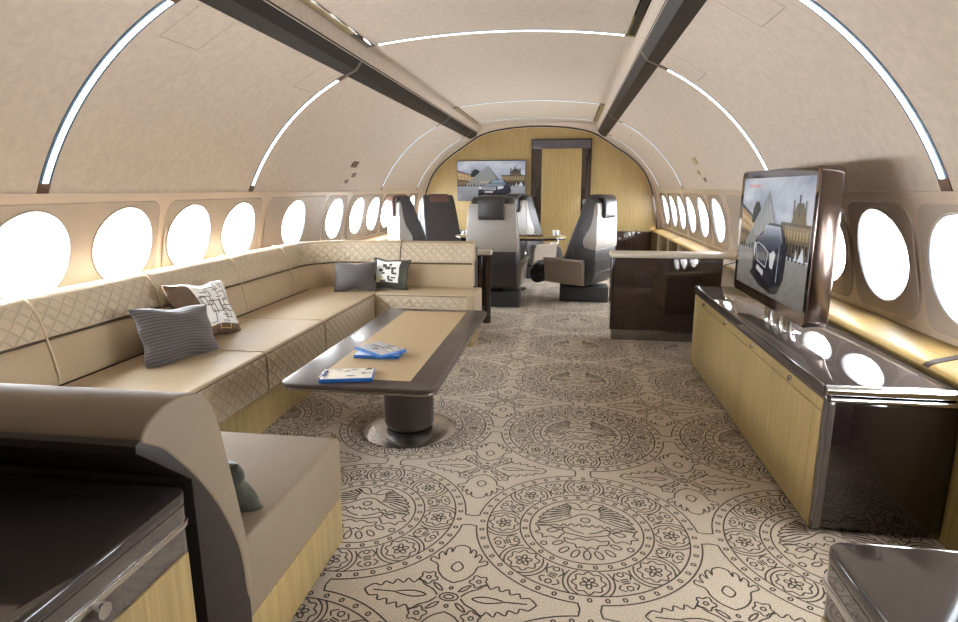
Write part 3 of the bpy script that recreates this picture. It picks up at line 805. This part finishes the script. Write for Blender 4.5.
# ------------------------------------------------------------------ credenza on the right
T = thing('credenza', 'long veneered credenza with black glossy top under the television', 'credenza', (1.08, 3.05, 0))
X0, X1_, Ya, Yb = .885, 1.225, 2.0, 4.10
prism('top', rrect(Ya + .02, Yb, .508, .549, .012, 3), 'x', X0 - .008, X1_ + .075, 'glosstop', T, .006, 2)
prism('carcass', rrect(Ya + .01, Yb - .01, .012, .506, .03, 4), 'x', X0 + .012, X1_ + .07, 'gloss', T, .003, 2)
prism('edge_band', rrect(Ya, Yb, .006, .512, .035, 5), 'x', X0 + .000, X0 + .028, 'glossgrey', T, .006, 2)
tube('end_rail', [(X0 - .004, Ya + .016, .532), (X1_ + .07, Ya + .016, .532)], .018, 'chrome', T, 16)
tube('end_rail', [(X0 + .01, Ya + .012, .500), (X1_ + .07, Ya + .012, .500)], .010, 'chrome', T, 12)
box('top_rail', X0 - .004, X0 + .004, Ya + .03, Yb - .03, .452, .494, 'wood', T, .0015)
box('drop_door', X0 - .004, X0 + .004, Ya + .10, Yb - .10, .018, .449, 'wood', T, .0015)
for a_, b_ in ((Ya + .03, Ya + .098), (Yb - .098, Yb - .03)): box('side_stile', X0 - .004, X0 + .004, a_, b_, .018, .449, 'wood', T, .0015)
for y in (2.32, 2.80, 3.28, 3.80):
    b = bmesh.new(); bmesh.ops.create_cone(b, cap_ends=True, segments=20, radius1=.013, radius2=.011, depth=.010)
    for v in b.verts: v.co = Vector((X0 - .008 - v.co.z, y + v.co.x, .474 + v.co.y))
    frombm('knob', b, 'chrome' if y < 3.5 else 'darkring', T)
done()

# low glossy divider / side desk
T = thing('divider_desk', 'low dark glossy divider with cream leather capping beyond the credenza', 'divider', (.83, 4.75, 0))
box('body', .378, 1.20, 4.672, 4.86, .088, .668, 'glossbrown', T, .006)
box('end_post', .366, .384, 4.668, 4.862, .088, .668, 'gloss', T, .004)
box('capping', .352, 1.272, 4.655, 4.875, .668, .705, 'cream_trim', T, .012)
box('plinth', .385, 1.20, 4.685, 4.85, .001, .088, 'plinth', T, .002)
done()

# glossy partition end behind the sofa
T = thing('partition_end', 'slim dark glossy partition with cream cap just behind the sofa end', 'divider', (-1.0, 5.16, 0))
box('panel', -1.35, -.735, 5.13, 5.19, 0, .62, 'glossbrown', T, .006)
lathe('end_column', [(.036, 0), (.036, .625)], (-.697, 5.16, 0), 'glossbrown', T, 24)
box('cap', -1.35, -.652, 5.115, 5.205, .622, .668, 'cream_trim', T, .012)
done()

# ------------------------------------------------------------------ foreground cabinets
def knob(x, y, z, parent, s=-1):
    b = bmesh.new(); bmesh.ops.create_cone(b, cap_ends=True, segments=24, radius1=.012, radius2=.010, depth=.012)
    for v in b.verts: v.co = Vector((x - s * -1 * 0 + s * v.co.z * -1 + s * .006, y + v.co.x, z + v.co.y))
    return frombm('knob', b, 'chrome', parent)
for nm, lab, x0, x1, yb in (('side_cabinet', 'near black-topped veneer cabinet behind the taupe sofa back', -1.98, -.694, .925), ('corner_table', 'near glossy grey-topped cabinet beside the credenza end', .422, 1.20, .915)):
    lft = x0 < 0; fx = x1 if lft else x0; s_ = 1 if lft else -1
    T = thing(nm, lab, 'cabinet', ((x0 + x1) / 2, .4, 0))
    pl = lambda d, r: rrect(x0 - d, x1 + d, -.35, yb + d, r, 6)
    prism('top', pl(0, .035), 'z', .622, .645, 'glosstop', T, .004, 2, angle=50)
    prism('edge_band', pl(-.001, .035), 'z', .592, .622, 'glossgrey', T, 0)
    prism('chrome_strip', pl(.003, .038), 'z', .580, .592, 'chrome', T, .002, 2)
    prism('carcass', pl(-.004, .03), 'z', .002, .580, 'glossgrey', T, 0)
    for ya, yb_ in ((.22, yb - .03), (-.3, .216)):
        xs = sorted((fx - s_ * .007, fx + s_ * .001)); box('door', xs[0], xs[1], ya, yb_, .03, .528, 'wood', T, .002)
    b = bmesh.new(); bmesh.ops.create_cone(b, cap_ends=True, segments=24, radius1=.013, radius2=.013, depth=.014)
    for v in b.verts: v.co = Vector((fx + s_ * .007 + v.co.z, (.682 if lft else .60) + v.co.x, .572 + v.co.y))
    frombm('knob', b, 'chrome', T)
    done()

# ------------------------------------------------------------------ corner sofa
T = thing('corner_sofa', 'long tan leather sofa with quilted bands, turning the far corner under the windows', 'sofa', (-1.75, 3.0, 0))
SX, SY, XE = -1.462, 4.275, -.672
prism('base', [(-2.15, 1.26), (SX - .03, 1.26), (SX - .03, SY + .03), (XE - .03, SY + .03), (XE - .03, 4.66), (-2.15, 4.66)], 'z', .002, .205, 'wood', T, .002, 1)
ZS = .412
def cushion(name, y0, y1):
    return prism(name, [(-2.05, .20), (SX, .20), (SX, ZS), (-2.05, ZS)], 'y', y0, y1, 'leather', T, .014, 4)
cs = [1.26, 2.60, 3.32, SY]
for i in range(3): cushion('seat_cushion', cs[i] + (.001 if i else 0), cs[i + 1] - .001)
box('seat_cushion', SX + .001, XE, SY, 4.66, .20, ZS, 'leather', T, .014, 4)
box('seat_cushion', -2.05, SX - .001, SY + .001, 4.66, .20, ZS, 'leather', T, .014, 4)
def qpatch(name, pa, pb, z0, z1, nrm, u0=0):
    """padded quilted face standing 4 mm proud of the cushion"""
    a = Vector(pa); b = Vector(pb); L_ = (b - a).length; n_ = Vector(nrm)
    nu, nz = max(2, int(L_ / .05)), 8; vs = []; uv = []; fs = []
    for i in range(nu + 1):
        for j in range(nz + 1):
            s, t = i / nu, j / nz
            e = min(1, 8 * min(s * L_ / .15, (1 - s) * L_ / .15, t, 1 - t)); 
            p = a.lerp(b, s) + n_ * (.001 + .007 * math.sqrt(max(e, 0)) * min(1, 1.6 * math.sin(pi * t) + .15)); vs.append((p.x, p.y, z0 + (z1 - z0) * t)); uv.append((u0 + s * L_, t * (z1 - z0)))
    for i in range(nu):
        for j in range(nz): k = i * (nz + 1) + j; fs.append((k, k + 1, k + nz + 2, k + nz + 1))
    return raw(name, vs, fs, 'quilt', T, uvs=uv, angle=80)
for i in range(3): qpatch('quilted_front', (SX, cs[i] + .008, 0), (SX, cs[i + 1] - .008, 0), .212, ZS - .018, (1, 0, 0), cs[i])
qpatch('quilted_front', (SX + .03, SY, 0), (XE - .06, SY, 0), .212, ZS - .018, (0, -1, 0))
for i in range(3): tube('piping', [(SX + .0035, cs[i] + .01, ZS - .013), (SX + .0035, cs[i + 1] - .01, ZS - .013)], .0022, 'darkseam', T, 6)
tube('piping', [(SX + .03, SY - .0035, ZS - .013), (XE - .06, SY - .0035, ZS - .013)], .0022, 'darkseam', T, 6)
for y in cs[1:3]: tube('piping', [(SX - .10, y, ZS + .001), (SX - .015, y, ZS + .001), (SX + .001, y, ZS - .008), (SX + .006, y, ZS - .03), (SX + .006, y, .215)], .004, 'seam', T, 6)
# swept backrest
BX, BY, BR = -2.085, 4.640, .33
def back_path():
    P = []
    for i in range(41): P.append((BX, 1.24 + (BY - BR - 1.24) * i / 40, 1, 0))          # x,y, outward normal = -(nx,ny)
    for i in range(1, 13):
        a = pi - (pi / 2) * i / 12
        P.append((BX + BR + BR * math.cos(a), BY - BR + BR * math.sin(a), -math.cos(a), -math.sin(a)))
    for i in range(1, 16): P.append((BX + BR + (-.745 - BX - BR) * i / 15, BY, 0, -1))
    return P
BP = back_path()
blen = [0]
for i in range(1, len(BP)): blen.append(blen[-1] + math.hypot(BP[i][0] - BP[i - 1][0], BP[i][1] - BP[i - 1][1]))
def sweep(name, prof_, mat, closed_ends=True, idx=None, uv=True):
    pp = [BP[i] for i in idx] if idx else BP; ll = [blen[i] for i in idx] if idx else blen
    vs = []; uvs = []; fs = []; k = len(prof_); vl = [0]
    for j in range(1, k): vl.append(vl[-1] + math.hypot(prof_[j][0] - prof_[j - 1][0], prof_[j][1] - prof_[j - 1][1]))
    for (x, y, nx, ny), l in zip(pp, ll):
        for j, (d, z) in enumerate(prof_):
            vs.append((x - nx * d, y - ny * d, z)); uvs.append((l, vl[j]))
    for i in range(len(pp) - 1):
        for j in range(k - 1): a = i * k + j; fs.append((a, a + 1, a + k + 1, a + k))
    if closed_ends:
        fs.append(tuple(range(k))[::-1]); fs.append(tuple((len(pp) - 1) * k + j for j in range(k)))
        for i in range(len(pp) - 1): a = i * k; fs.append((a + k - 1, a, a + k, a + 2 * k - 1))
    return raw(name, vs, fs, mat, T, uvs=uvs, angle=50, fixn=True)
lowp = [(.10, .413), (-.030, .413), (-.034, .44), (-.022, .52), (-.006, .592), (.004, .600), (.05, .603), (.10, .603)]
topp = [(.10, .603), (.012, .603), (.000, .612), (.004, .64), (.020, .69), (.040, .735), (.060, .762), (.085, .776), (.125, .778), (.150, .765), (.158, .74), (.158, .62)]
sweep('backrest', lowp, 'leather'); sweep('headroll', topp[:1] + topp[1:], 'leather')
sweep('quilted_band', [(d - .0035, z) for d, z in topp[2:7]], 'quilt', False)
sweep('backrest_shell', [(.105, .0), (.105, .60), (.155, .60), (.155, 0)], 'shell')
ds = [(-.034, .42), (-.038, .445), (-.027, .522), (-.011, .592), (-.006, .612), (-.002, .64), (.014, .692), (.034, .737), (.055, .765), (.083, .781), (.125, .783)]
def rib(i, mat, r=.0045):
    x, y, nx, ny = BP[i]; tube('piping', [(x - nx * d, y - ny * d, z) for d, z in ds], r, mat, T, 6)
def near_idx(fn): return min(range(len(BP)), key=fn)
for y in (2.02, 2.73, 3.46, 4.19): rib(near_idx(lambda i: abs(BP[i][1] - y) + abs(BP[i][0] - BX)), 'seam')
rib(near_idx(lambda i: abs(BP[i][0] + 1.36) + abs(BP[i][1] - BY) * 3), 'darkseam', .004)
sp_ = [(x + nx * .0035, y + ny * .0035, .603) for x, y, nx, ny in BP]
tube('piping', sp_, .003, 'darkseam', T, 6)
box('end_shell', -1.35, -.742, 4.803, 4.90, .01, .72, 'shell', T, .008)
done()

# ------------------------------------------------------------------ near end sofa
T = thing('end_sofa', 'smooth taupe leather end sofa with dark curved shell in the foreground', 'sofa', (-1.2, 1.3, 0))
box('base', -1.445, -.706, 1.05, 1.652, .062, .215, 'wood', T, .002)
box('toe_kick', -1.445, -.745, 1.05, 1.61, .002, .062, 'shell', T, .001)
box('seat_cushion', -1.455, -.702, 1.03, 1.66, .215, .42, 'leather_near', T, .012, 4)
crescent = [(1.10, .29), (1.098, .408), (1.082, .504), (1.056, .636), (1.034, .735), (1.012, .785), (.98, .814), (.93, .826), (.88, .824), (.838, .808), (.818, .785), (.832, .772), (.866, .748), (.90, .710), (.937, .664), (.988, .588), (1.034, .497), (1.066, .403), (1.078, .29)]
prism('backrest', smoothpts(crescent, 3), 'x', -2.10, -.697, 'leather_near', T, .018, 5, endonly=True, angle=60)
sh = [(1.090, .0), (1.090, .29), (1.078, .403), (1.044, .497), (.996, .595), (.945, .675), (.906, .722), (.872, .757), (.838, .782), (.818, .788), (.806, .782), (.806, .768), (.935, .655), (.937, .0)]
prism('shell', sh, 'x', -2.10, -.699, 'shell', T, .004, 2, endonly=True, angle=40)
done()

# ------------------------------------------------------------------ cushions
def pillow(label, centre, right, up, w, h, t, mat, group=None, patch=None, extra=None, n=34, seed=1, matrow=None):
    r = Vector(right).normalized(); u_ = Vector(up); u_ = (u_ - r * u_.dot(r)).normalized(); f = u_.cross(r) * -1
    rnd = random.Random(seed); ph = [rnd.random() * 6 for _ in range(8)]
    c = Vector(centre); vs = []; uv = []; fs = []; mi = []
    def pt(a, b_, s):
        x = w / 2 * a * (1 - .10 * (1 - b_ * b_) ** 1.2 + .025 * math.sin(7 * b_ + ph[3])); z = h / 2 * b_ * (1 - .13 * (1 - a * a) ** 1.2 + .03 * math.sin(6 * a + ph[4]))
        e = max(0, (1 - a ** 4)) ** .55 * max(0, (1 - b_ ** 4)) ** .55
        e = e * (.62 + .38 * (1 - a * a) * (1 - b_ * b_))
        wr = .05 * math.sin(5 * a + 3 * b_ + ph[0]) * math.sin(4 * b_ + ph[1]) + .03 * math.sin(11 * math.atan2(b_, a + 1e-6) + ph[2]) * (a * a + b_ * b_) * .6
        return c + r * x + u_ * z + f * (s * t / 2 * e * (1 + wr))
    for s in (1, -1):
        b0 = len(vs)
        for j in range(n + 1):
            for i in range(n + 1):
                a, b_ = math.sin(pi / 2 * (2 * i / n - 1)), math.sin(pi / 2 * (2 * j / n - 1))
                if patch: a, b_ = 2 * i / n - 1, 2 * j / n - 1
                vs.append(pt(a, b_, s)); uv.append((a * w / 2, b_ * h / 2))
        for j in range(n):
            for i in range(n):
                k = b0 + j * (n + 1) + i; q = (k, k + 1, k + n + 2, k + n + 1); fs.append(q if s > 0 else q[::-1])
                mi.append(patch(2 * (i + .5) / n - 1, 2 * (j + .5) / n - 1) if (patch and s > 0) else 0)
    global ORG
    ORG = c.copy()
    o = raw('throw_cushion', vs, fs, [mat] + (extra or []), None, uvs=uv, mi=mi, angle=80)
    m = o.data; bm = bmesh.new(); bm.from_mesh(m); bmesh.ops.remove_doubles(bm, verts=bm.verts, dist=.0004); bmesh.ops.recalc_face_normals(bm, faces=bm.faces); bm.to_mesh(m); bm.free()
    o.location = c; ORG = Vector((0, 0, 0))
    return tag(o, label, 'cushion', group)
BLK = [(-.55, .05, -.45, .1), (.3, .75, -.45, .15), (-.95, -.6, -.1, .3), (-.05, .35, .25, .65), (.05, .45, -.75, -.35), (-.85, -.35, -.1, .35), (-.30, .15, .3, .8), (.22, .60, .05, .5), (-.3, .10, -.55, .2), (.15, .85, -.85, -.15), (-.8, -.4, -.9, -.3), (.66, .9, .1, .9), (-.1, .3, -.9, -.62), (-.75, -.4, .5, .9), (.25, .55, .6, .95)]
def near_patch(u, v):
    # white printed field on the right half, drawn over with nested rectangles
    if not (-.4 < u < .95 and -.66 < v < .97):
        if .1 < u < .5 and -.84 < v < -.6: return 3 if (abs(u - .1) < .04 or abs(u - .5) < .04 or abs(v + .84) < .04) else 0
        return 3 if (-.25 < u < -.05 and -.7 < v < -.3) else 0
    a, b_ = (u - .275) / .675, (v - .155) / .815
    for x0, x1, y0, y1 in BLK:
        if x0 <= a <= x1 and y0 <= b_ <= y1 and min(a - x0, x1 - a) * .49 < .017 or (x0 <= a <= x1 and y0 <= b_ <= y1 and min(b_ - y0, y1 - b_) * .79 < .019): return 2
    return 1
DRK = [(-.45, -.1, .35, .75), (-.75, -.4, -.02, .25), (-.2, .25, .2, .5), (.1, .35, .55, .8), (.3, .75, .25, .42), (.35, .55, -.15, .3), (.4, .8, -.28, -.1), (-.5, -.2, -.25, -.1), (.05, .25, -.75, -.4), (.1, .55, -.92, -.72), (-.6, -.1, -.98, -.82), (.35, .75, -.62, -.52)]
def far_patch(u, v):
    if not (-.80 < u < .52 and -.60 < v < .86): return 0
    a, b_ = (u + .14) / .66, (v - .13) / .73
    for x0, x1, y0, y1 in DRK:
        if x0 <= a <= x1 and y0 <= b_ <= y1: return 2
    return 3 if (a < -.3 and b_ < -.45) else 1
pillow('grey ribbed cushion leaning on the long sofa nearest the camera', (-1.835, 2.475, .524), (.14, .60, -.075), (-.36, .10, .9), .43, .285, .16, 'stripe', 'cushions on the long sofa', seed=2)
pillow('bronze satin cushion printed with white blocks behind the grey ribbed cushion', (-1.925, 2.83, .560), (.06, .60, -.06), (-.42, .05, .9), .46, .34, .13, 'satin', 'cushions on the long sofa', near_patch, ['white_print', 'line_print', 'gold_print'], n=64, seed=3)
pillow('grey ribbed cushion in the far corner of the sofa', (-1.640, 4.362, .523), (.62, .10, .01), (.0, .42, .9), .34, .25, .12, 'stripe', 'cushions on the long sofa', seed=5)
pillow('dark green cushion with a black and white block print in the far corner', (-1.385, 4.482, .532), (.62, -.02, -.02), (.0, .30, .9), .31, .262, .09, 'satin_dark', 'cushions on the long sofa', far_patch, ['white_print', 'line_print', 'cream_print'], n=60, seed=6)
pillow('dark green satin cushion tucked behind the taupe sofa back', (-.912, 1.175, .505), (.62, .02, -.02), (-.10, -.50, .8), .385, .22, .12, 'satin_dark', None, seed=8)

# ------------------------------------------------------------------ coffee table
T = thing('coffee_table', 'brown pedestal coffee table with tan leather inlay in front of the sofa', 'coffee table', (-.76, 2.70, 0))
prism('top', rrect(-1.085, -.462, 1.995, 3.46, .055, 8), 'z', .452, .470, 'tabletop', T, .003, 2, angle=50)
prism('edge_trim', rrect(-1.078, -.469, 2.002, 3.453, .05, 8), 'z', .440, .452, 'plinth', T, .003, 2, angle=50)
box('inlay', -.962, -.583, 2.09, 3.39, .4695, .4708, 'inlay', T, .0004, 1)
lathe('pedestal', [(.085, .0315), (.108, .034), (.120, .045), (.124, .062), (.124, .437)], (-.760, 2.69, 0), 'pedestal', T, 48)
lathe('foot_disc', [(.232, .001), (.236, .006), (.228, .012), (.17, .022), (.10, .030), (.05, .031)], (-.760, 2.70, 0), 'brushed', T, 64)
done()
def case(label, c, yaw, tilt, seedc, z):
    T = thing('disc_case', label, 'case', (c[0], c[1], z), 'blue cases on the coffee table')
    w, d, h = .205, .135, .015
    R_ = Matrix.Translation(Vector((c[0], c[1], z))) @ Matrix.Rotation(math.radians(yaw), 4, 'Z') @ Matrix.Rotation(math.radians(tilt), 4, 'X')
    bm = bmesh.new(); bm_box(bm, -w / 2, w / 2, -d / 2, d / 2, 0, h, .003, 2)
    for v in bm.verts: v.co = R_ @ v.co
    frombm('case_body', bm, 'bluecase', T)
    rnd = random.Random(seedc); V = []; F = []; C = []
    def pol(pts, col, l):
        k = len(V)
        for x, y in pts: V.append(R_ @ Vector((x * (w / 2 - .004), y * (d / 2 - .004), h + .0003 + l * .00015))); C.append(col)
        F.append(tuple(range(k, k + len(pts))))
    pals = {1: [(.80, .76, .66), (.07, .06, .05), (.45, .30, .18), (.85, .62, .35), (.9, .88, .82), (.25, .3, .35)], 2: [(.62, .72, .85), (.5, .6, .8), (.85, .88, .92), (.3, .4, .6)], 3: [(.45, .46, .48), (.10, .09, .09), (.22, .16, .14), (.30, .33, .26), (.6, .58, .72), (.7, .7, .72)]}[seedc]
    pol([(-1, -1), (1, -1), (1, 1), (-1, 1)], pals[0], 0)
    for i in range(16):
        x, y = rnd.uniform(-.85, .7), rnd.uniform(-.8, .7); a, b_ = rnd.uniform(.12, .5), rnd.uniform(.1, .35); s = rnd.uniform(-.3, .3)
        q = [(x, y), (x + a, y + s * .3), (x + a + s, y + b_), (x + a * .4, y + b_ * 1.3), (x + s * .4, y + b_ * .8)]
        pol([(max(-.97, min(.97, u)), max(-.97, min(.97, v))) for u, v in q], rnd.choice(pals[1:]), 1 + i)
    if seedc == 1: pol([(-.97, -.6), (-.80, -.6), (-.80, .6), (-.97, .6)], (.06, .08, .2), 18)
    me = bpy.data.meshes.new('printed_cover'); me.from_pydata([tuple(Vector(v) - ORG) for v in V], [], F)
    ca = me.color_attributes.new('Col', 'FLOAT_COLOR', 'POINT')
    for i, c_ in enumerate(C): ca.data[i].color = (*c_, 1)
    me.update(); link('printed_cover', me, 'cover', T, smooth=False)
    done()
case('blue disc case with cream cover, lying alone near the front of the coffee table', (-.842, 2.105), 14, 0, 1, .4712)
case('blue disc case, pale cover mostly hidden under another case on the coffee table', (-.815, 2.43), 3, 0, 2, .4712)
case('blue disc case with grey photo cover, crossed on top of another case', (-.815, 2.435), -36, 0, 3, .4868)

# ------------------------------------------------------------------ cabin chairs
def make_chair(label, loc, yaw, base_yaw=0, head='seat_dark'):
    global ORG
    T = thing('cabin_chair', label, 'chair', (0, 0, 0), 'swivel chairs round the dining table')
    def taper(k0=.60, k1=1.1, amt=.16):
        def f(v):
            t = max(0, min(1, (v.z - k0) / (k1 - k0))); s = 1 - amt * t * t
            return Vector((v.x * s, v.y, v.z))
        return f
    # plinth keeps square to the cabin while the chair swivels
    bm = bmesh.new(); bm_box(bm, -.26, .26, -.15, .15, .001, .165, .008, 2)
    bmesh.ops.rotate(bm, verts=bm.verts, matrix=Matrix.Rotation(math.radians(-yaw + base_yaw), 3, 'Z'))
    frombm('plinth', bm, 'base_dark', T)
    lathe('swivel_column', [(.09, .165), (.09, .20)], (0, 0, 0), 'gloss', T, 24)
    lower = [(-.245, .60), (-.250, .45), (-.245, .33), (-.215, .24), (-.16, .198), (.00, .195), (.02, .40), (.02, .60)]
    prism('lower_shell', lower, 'x', -.255, .255, 'seat_dark', T, .022, 4)
    upper = smoothpts([(-.250, .59), (-.252, .75), (-.250, .90), (-.247, 1.00), (-.238, 1.05), (-.215, 1.055), (-.205, 1.0), (-.195, .90), (-.172, .81), (-.135, .745), (-.105, .69), (-.103, .64), (-.125, .60), (-.18, .588)], 3)
    prism('back_shell', upper, 'x', -.262, .262, 'seat_shell', T, .030, 4, endonly=True, fn=taper(), angle=60)
    for z in (.34, .47): box('stitch_seam', -.257, .257, -.2525, -.24, z, z + .004, 'darkring', T, .001, 1)
    cush = smoothpts([(-.10, .40), (-.225, .61), (-.235, .90), (-.23, 1.06), (-.19, 1.11), (-.14, 1.125), (-.09, 1.09), (-.02, .90), (.05, .72), (.10, .58), (.13, .44), (.05, .38)], 3)
    prism('backrest', cush, 'x', -.250, .250, 'seat_dark', T, .03, 4, endonly=True, fn=taper(.5, 1.1, .15), angle=60)
    hr = smoothpts([(-.285, .915), (-.290, 1.02), (-.283, 1.10), (-.24, 1.135), (-.12, 1.138), (-.075, 1.10), (-.065, .98), (-.085, .93), (-.10, .96), (-.115, 1.07), (-.15, 1.105), (-.235, 1.105), (-.257, 1.07), (-.258, .915)], 3)
    prism('headrest', hr, 'x', -.130, .130, head, T, .008, 3, endonly=True, angle=60)
    seat = smoothpts([(-.10, .24), (.38, .24), (.44, .30), (.45, .38), (.42, .43), (.30, .445), (.05, .43), (-.10, .42)], 3)
    prism('seat', seat, 'x', -.215, .215, 'seat_dark', T, .02, 3, endonly=True, angle=60)
    leg = smoothpts([(.42, .42), (.50, .41), (.56, .33), (.57, .25), (.54, .19), (.48, .17), (.42, .20), (.41, .30)], 3)
    prism('leg_rest', leg, 'x', -.21, .21, 'seat_dark', T, .02, 3, endonly=True, angle=60)
    for s in (-1, 1):
        arm = [(.228 * s, .20), (.262 * s, .195), (.285 * s, .25), (.290 * s, .34), (.298 * s, .41), (.325 * s, .452), (.318 * s, .470), (.270 * s, .468), (.245 * s, .44), (.232 * s, .35)]
        def shape(v):
            t = max(0, min(1, (v.y + .08) / .46)); return Vector((v.x, v.y, v.z + .015 * t if v.z > .3 else v.z + .02 * t * t))
        A = prism('armrest', arm, 'y', -.13, .335, 'seat_arm', T, .010, 3, endonly=True, fn=shape, angle=50)
        c_ = [(-.03, .474), (.42, .488)]
        tube('arm_edge', [(.322 * s, -.13, .462), (.322 * s, .33, .474)], .006, 'chrome', A, 8)
    tube('lever', [(.26, .40, .49), (.26, .43, .53), (.255, .455, .535)], .007, 'chrome', T, 8)
    done()
    T.location = (loc[0], loc[1], 0); T.rotation_euler = (0, 0, math.radians(yaw))
    return T
def kids(o): return [c for c in bpy.data.objects if c.parent == o]
ch0 = make_chair('charcoal and cream cabin chair seen square from behind, beyond the sofa end', (-.722, 6.02), -3)
def chair_copy(label, loc, yaw, head=None):
    """copy of the chair with copies of every part and sub-part"""
    r = ch0.copy(); COL.objects.link(r); r['label'] = label
    r.location = (loc[0], loc[1], 0); r.rotation_euler = (0, 0, math.radians(yaw))
    for c in kids(ch0):
        d = c.copy(); COL.objects.link(d); d.parent = r
        if c.name.startswith('plinth'): d.rotation_euler = (0, 0, math.radians(-yaw - 3))
        if head and c.name.startswith('headrest'):
            d.data = c.data.copy(); d.data.materials[0] = M[head]
        for g in kids(c):
            h = g.copy(); COL.objects.link(h); h.parent = d
    return r
chair_copy('cabin chair turned side-on towards the table, in front of the door', (.205, 6.42), 62)
chair_copy('cabin chair with its cream shell lit by the windows, nearer of the two window seats', (-1.74, 6.60), -58, 'brownleather')
chair_copy('cabin chair with brown headrest facing the camera by the windows', (-1.66, 7.7), 208, 'brownleather')
chair_copy('cabin chair across the dining table, mostly hidden by the nearest chair', (-.56, 8.05), -38)

# ------------------------------------------------------------------ dining table and what stands on it
T = thing('dining_table', 'oval dark-edged dining table among the cabin chairs', 'table', (-.66, 6.98, 0))
ov = [(-.66 + .66 * abs(math.cos(a)) ** .75 * math.copysign(1, math.cos(a)), 6.98 + .30 * abs(math.sin(a)) ** .8 * math.copysign(1, math.sin(a))) for a in [2 * pi * i / 64 for i in range(64)]]
prism('top', ov, 'z', .640, .655, 'gold', T, .003, 2, angle=50)
prism('edge_trim', [(-.66 + (x + .66) * .985, 6.98 + (y - 6.98) * .97) for x, y in ov], 'z', .615, .640, 'glossbrown', T, .004, 2, angle=50)
box('inlay', -.95, -.30, 6.80, 7.16, .6545, .656, 'gold', T, .0005, 1)
lathe('pedestal', [(.19, .001), (.20, .012), (.10, .03), (.07, .06), (.07, .615)], (-.66, 6.98, 0), 'glossbrown', T, 32)
done()
T = thing('serving_tray', 'brown patterned tray on the dining table beside the front chair', 'tray', (-.42, 6.93, .656))
box('tray_base', -.57, -.27, 6.84, 7.02, .6562, .664, 'glossbrown', T, .003)
for i in range(6): box('tray_insert', -.55 + i * .047, -.55 + i * .047 + .036, 6.86, 7.0, .663, .671, 'copper', T, .003)
done()
cup_src = None
for (x, y, lab) in ((-1.155, 6.85, 'white coffee cup on its saucer at the window end of the dining table'), (-.12, 6.93, 'white coffee cup on its saucer at the aisle end of the dining table')):
    if cup_src is None:
        T = thing('coffee_cup', lab, 'cup', (x, y, .656), 'coffee cups on the dining table')
        lathe('cup_body', [(.018, .008), (.028, .012), (.036, .035), (.040, .068), (.037, .068), (.033, .036), (.02, .018), (.001, .016)], (x, y, .656), 'porcelain', T, 24)
        lathe('saucer', [(.03, .0), (.045, .003), (.075, .012), (.073, .015), (.04, .008), (.001, .007)], (x, y, .656), 'porcelain', T, 32)
        tube('handle', [(x + .038, y, .656 + .055), (x + .058, y, .656 + .052), (x + .060, y, .656 + .034), (x + .036, y, .656 + .026)], .004, 'porcelain', T, 8)
        done(); cup_src = T
    else:
        r = cup_src.copy(); COL.objects.link(r); r['label'] = lab; r.location = (x, y, .656); r.rotation_euler = (0, 0, .6)
        for c in kids(cup_src):
            d = c.copy(); COL.objects.link(d); d.parent = r

# ------------------------------------------------------------------ daylight, camera, render look
W = bpy.data.worlds.new('daylight'); S.world = W; W.use_nodes = True
bg = W.node_tree.nodes['Background']; bg.inputs[0].default_value = (.95, .97, 1.0, 1); bg.inputs[1].default_value = 36.0

f, p, w, r = 581.33, .20672, .14839, -.00333
cp, sp, cw, sw = math.cos(p), math.sin(p), math.cos(w), math.sin(w)
F_ = Vector((-sw * cp, cw * cp, -sp)); rt = Vector((cw, sw, 0)); up = rt.cross(F_)
RT = rt * math.cos(r) + up * math.sin(r); UP = up * math.cos(r) - rt * math.sin(r)
cam = bpy.data.cameras.new('camera'); co = bpy.data.objects.new('camera', cam); COL.objects.link(co)
co.matrix_world = Matrix(((RT.x, UP.x, -F_.x, 0), (RT.y, UP.y, -F_.y, 0), (RT.z, UP.z, -F_.z, 1.2), (0, 0, 0, 1)))
cam.sensor_fit = 'HORIZONTAL'; cam.sensor_width = 36; cam.lens = f / 958 * 36; cam.clip_start = .02
S.camera = co
S.view_settings.view_transform = 'Standard'; S.view_settings.look = 'None'; S.view_settings.exposure = 0.30; S.view_settings.gamma = 1
S.view_settings.use_curve_mapping = False
c = S.cycles
c.max_bounces = 12; c.diffuse_bounces = 7; c.glossy_bounces = 5; c.transparent_max_bounces = 12
c.sample_clamp_indirect = 12; c.use_denoising = True; c.caustics_reflective = False; c.caustics_refractive = False
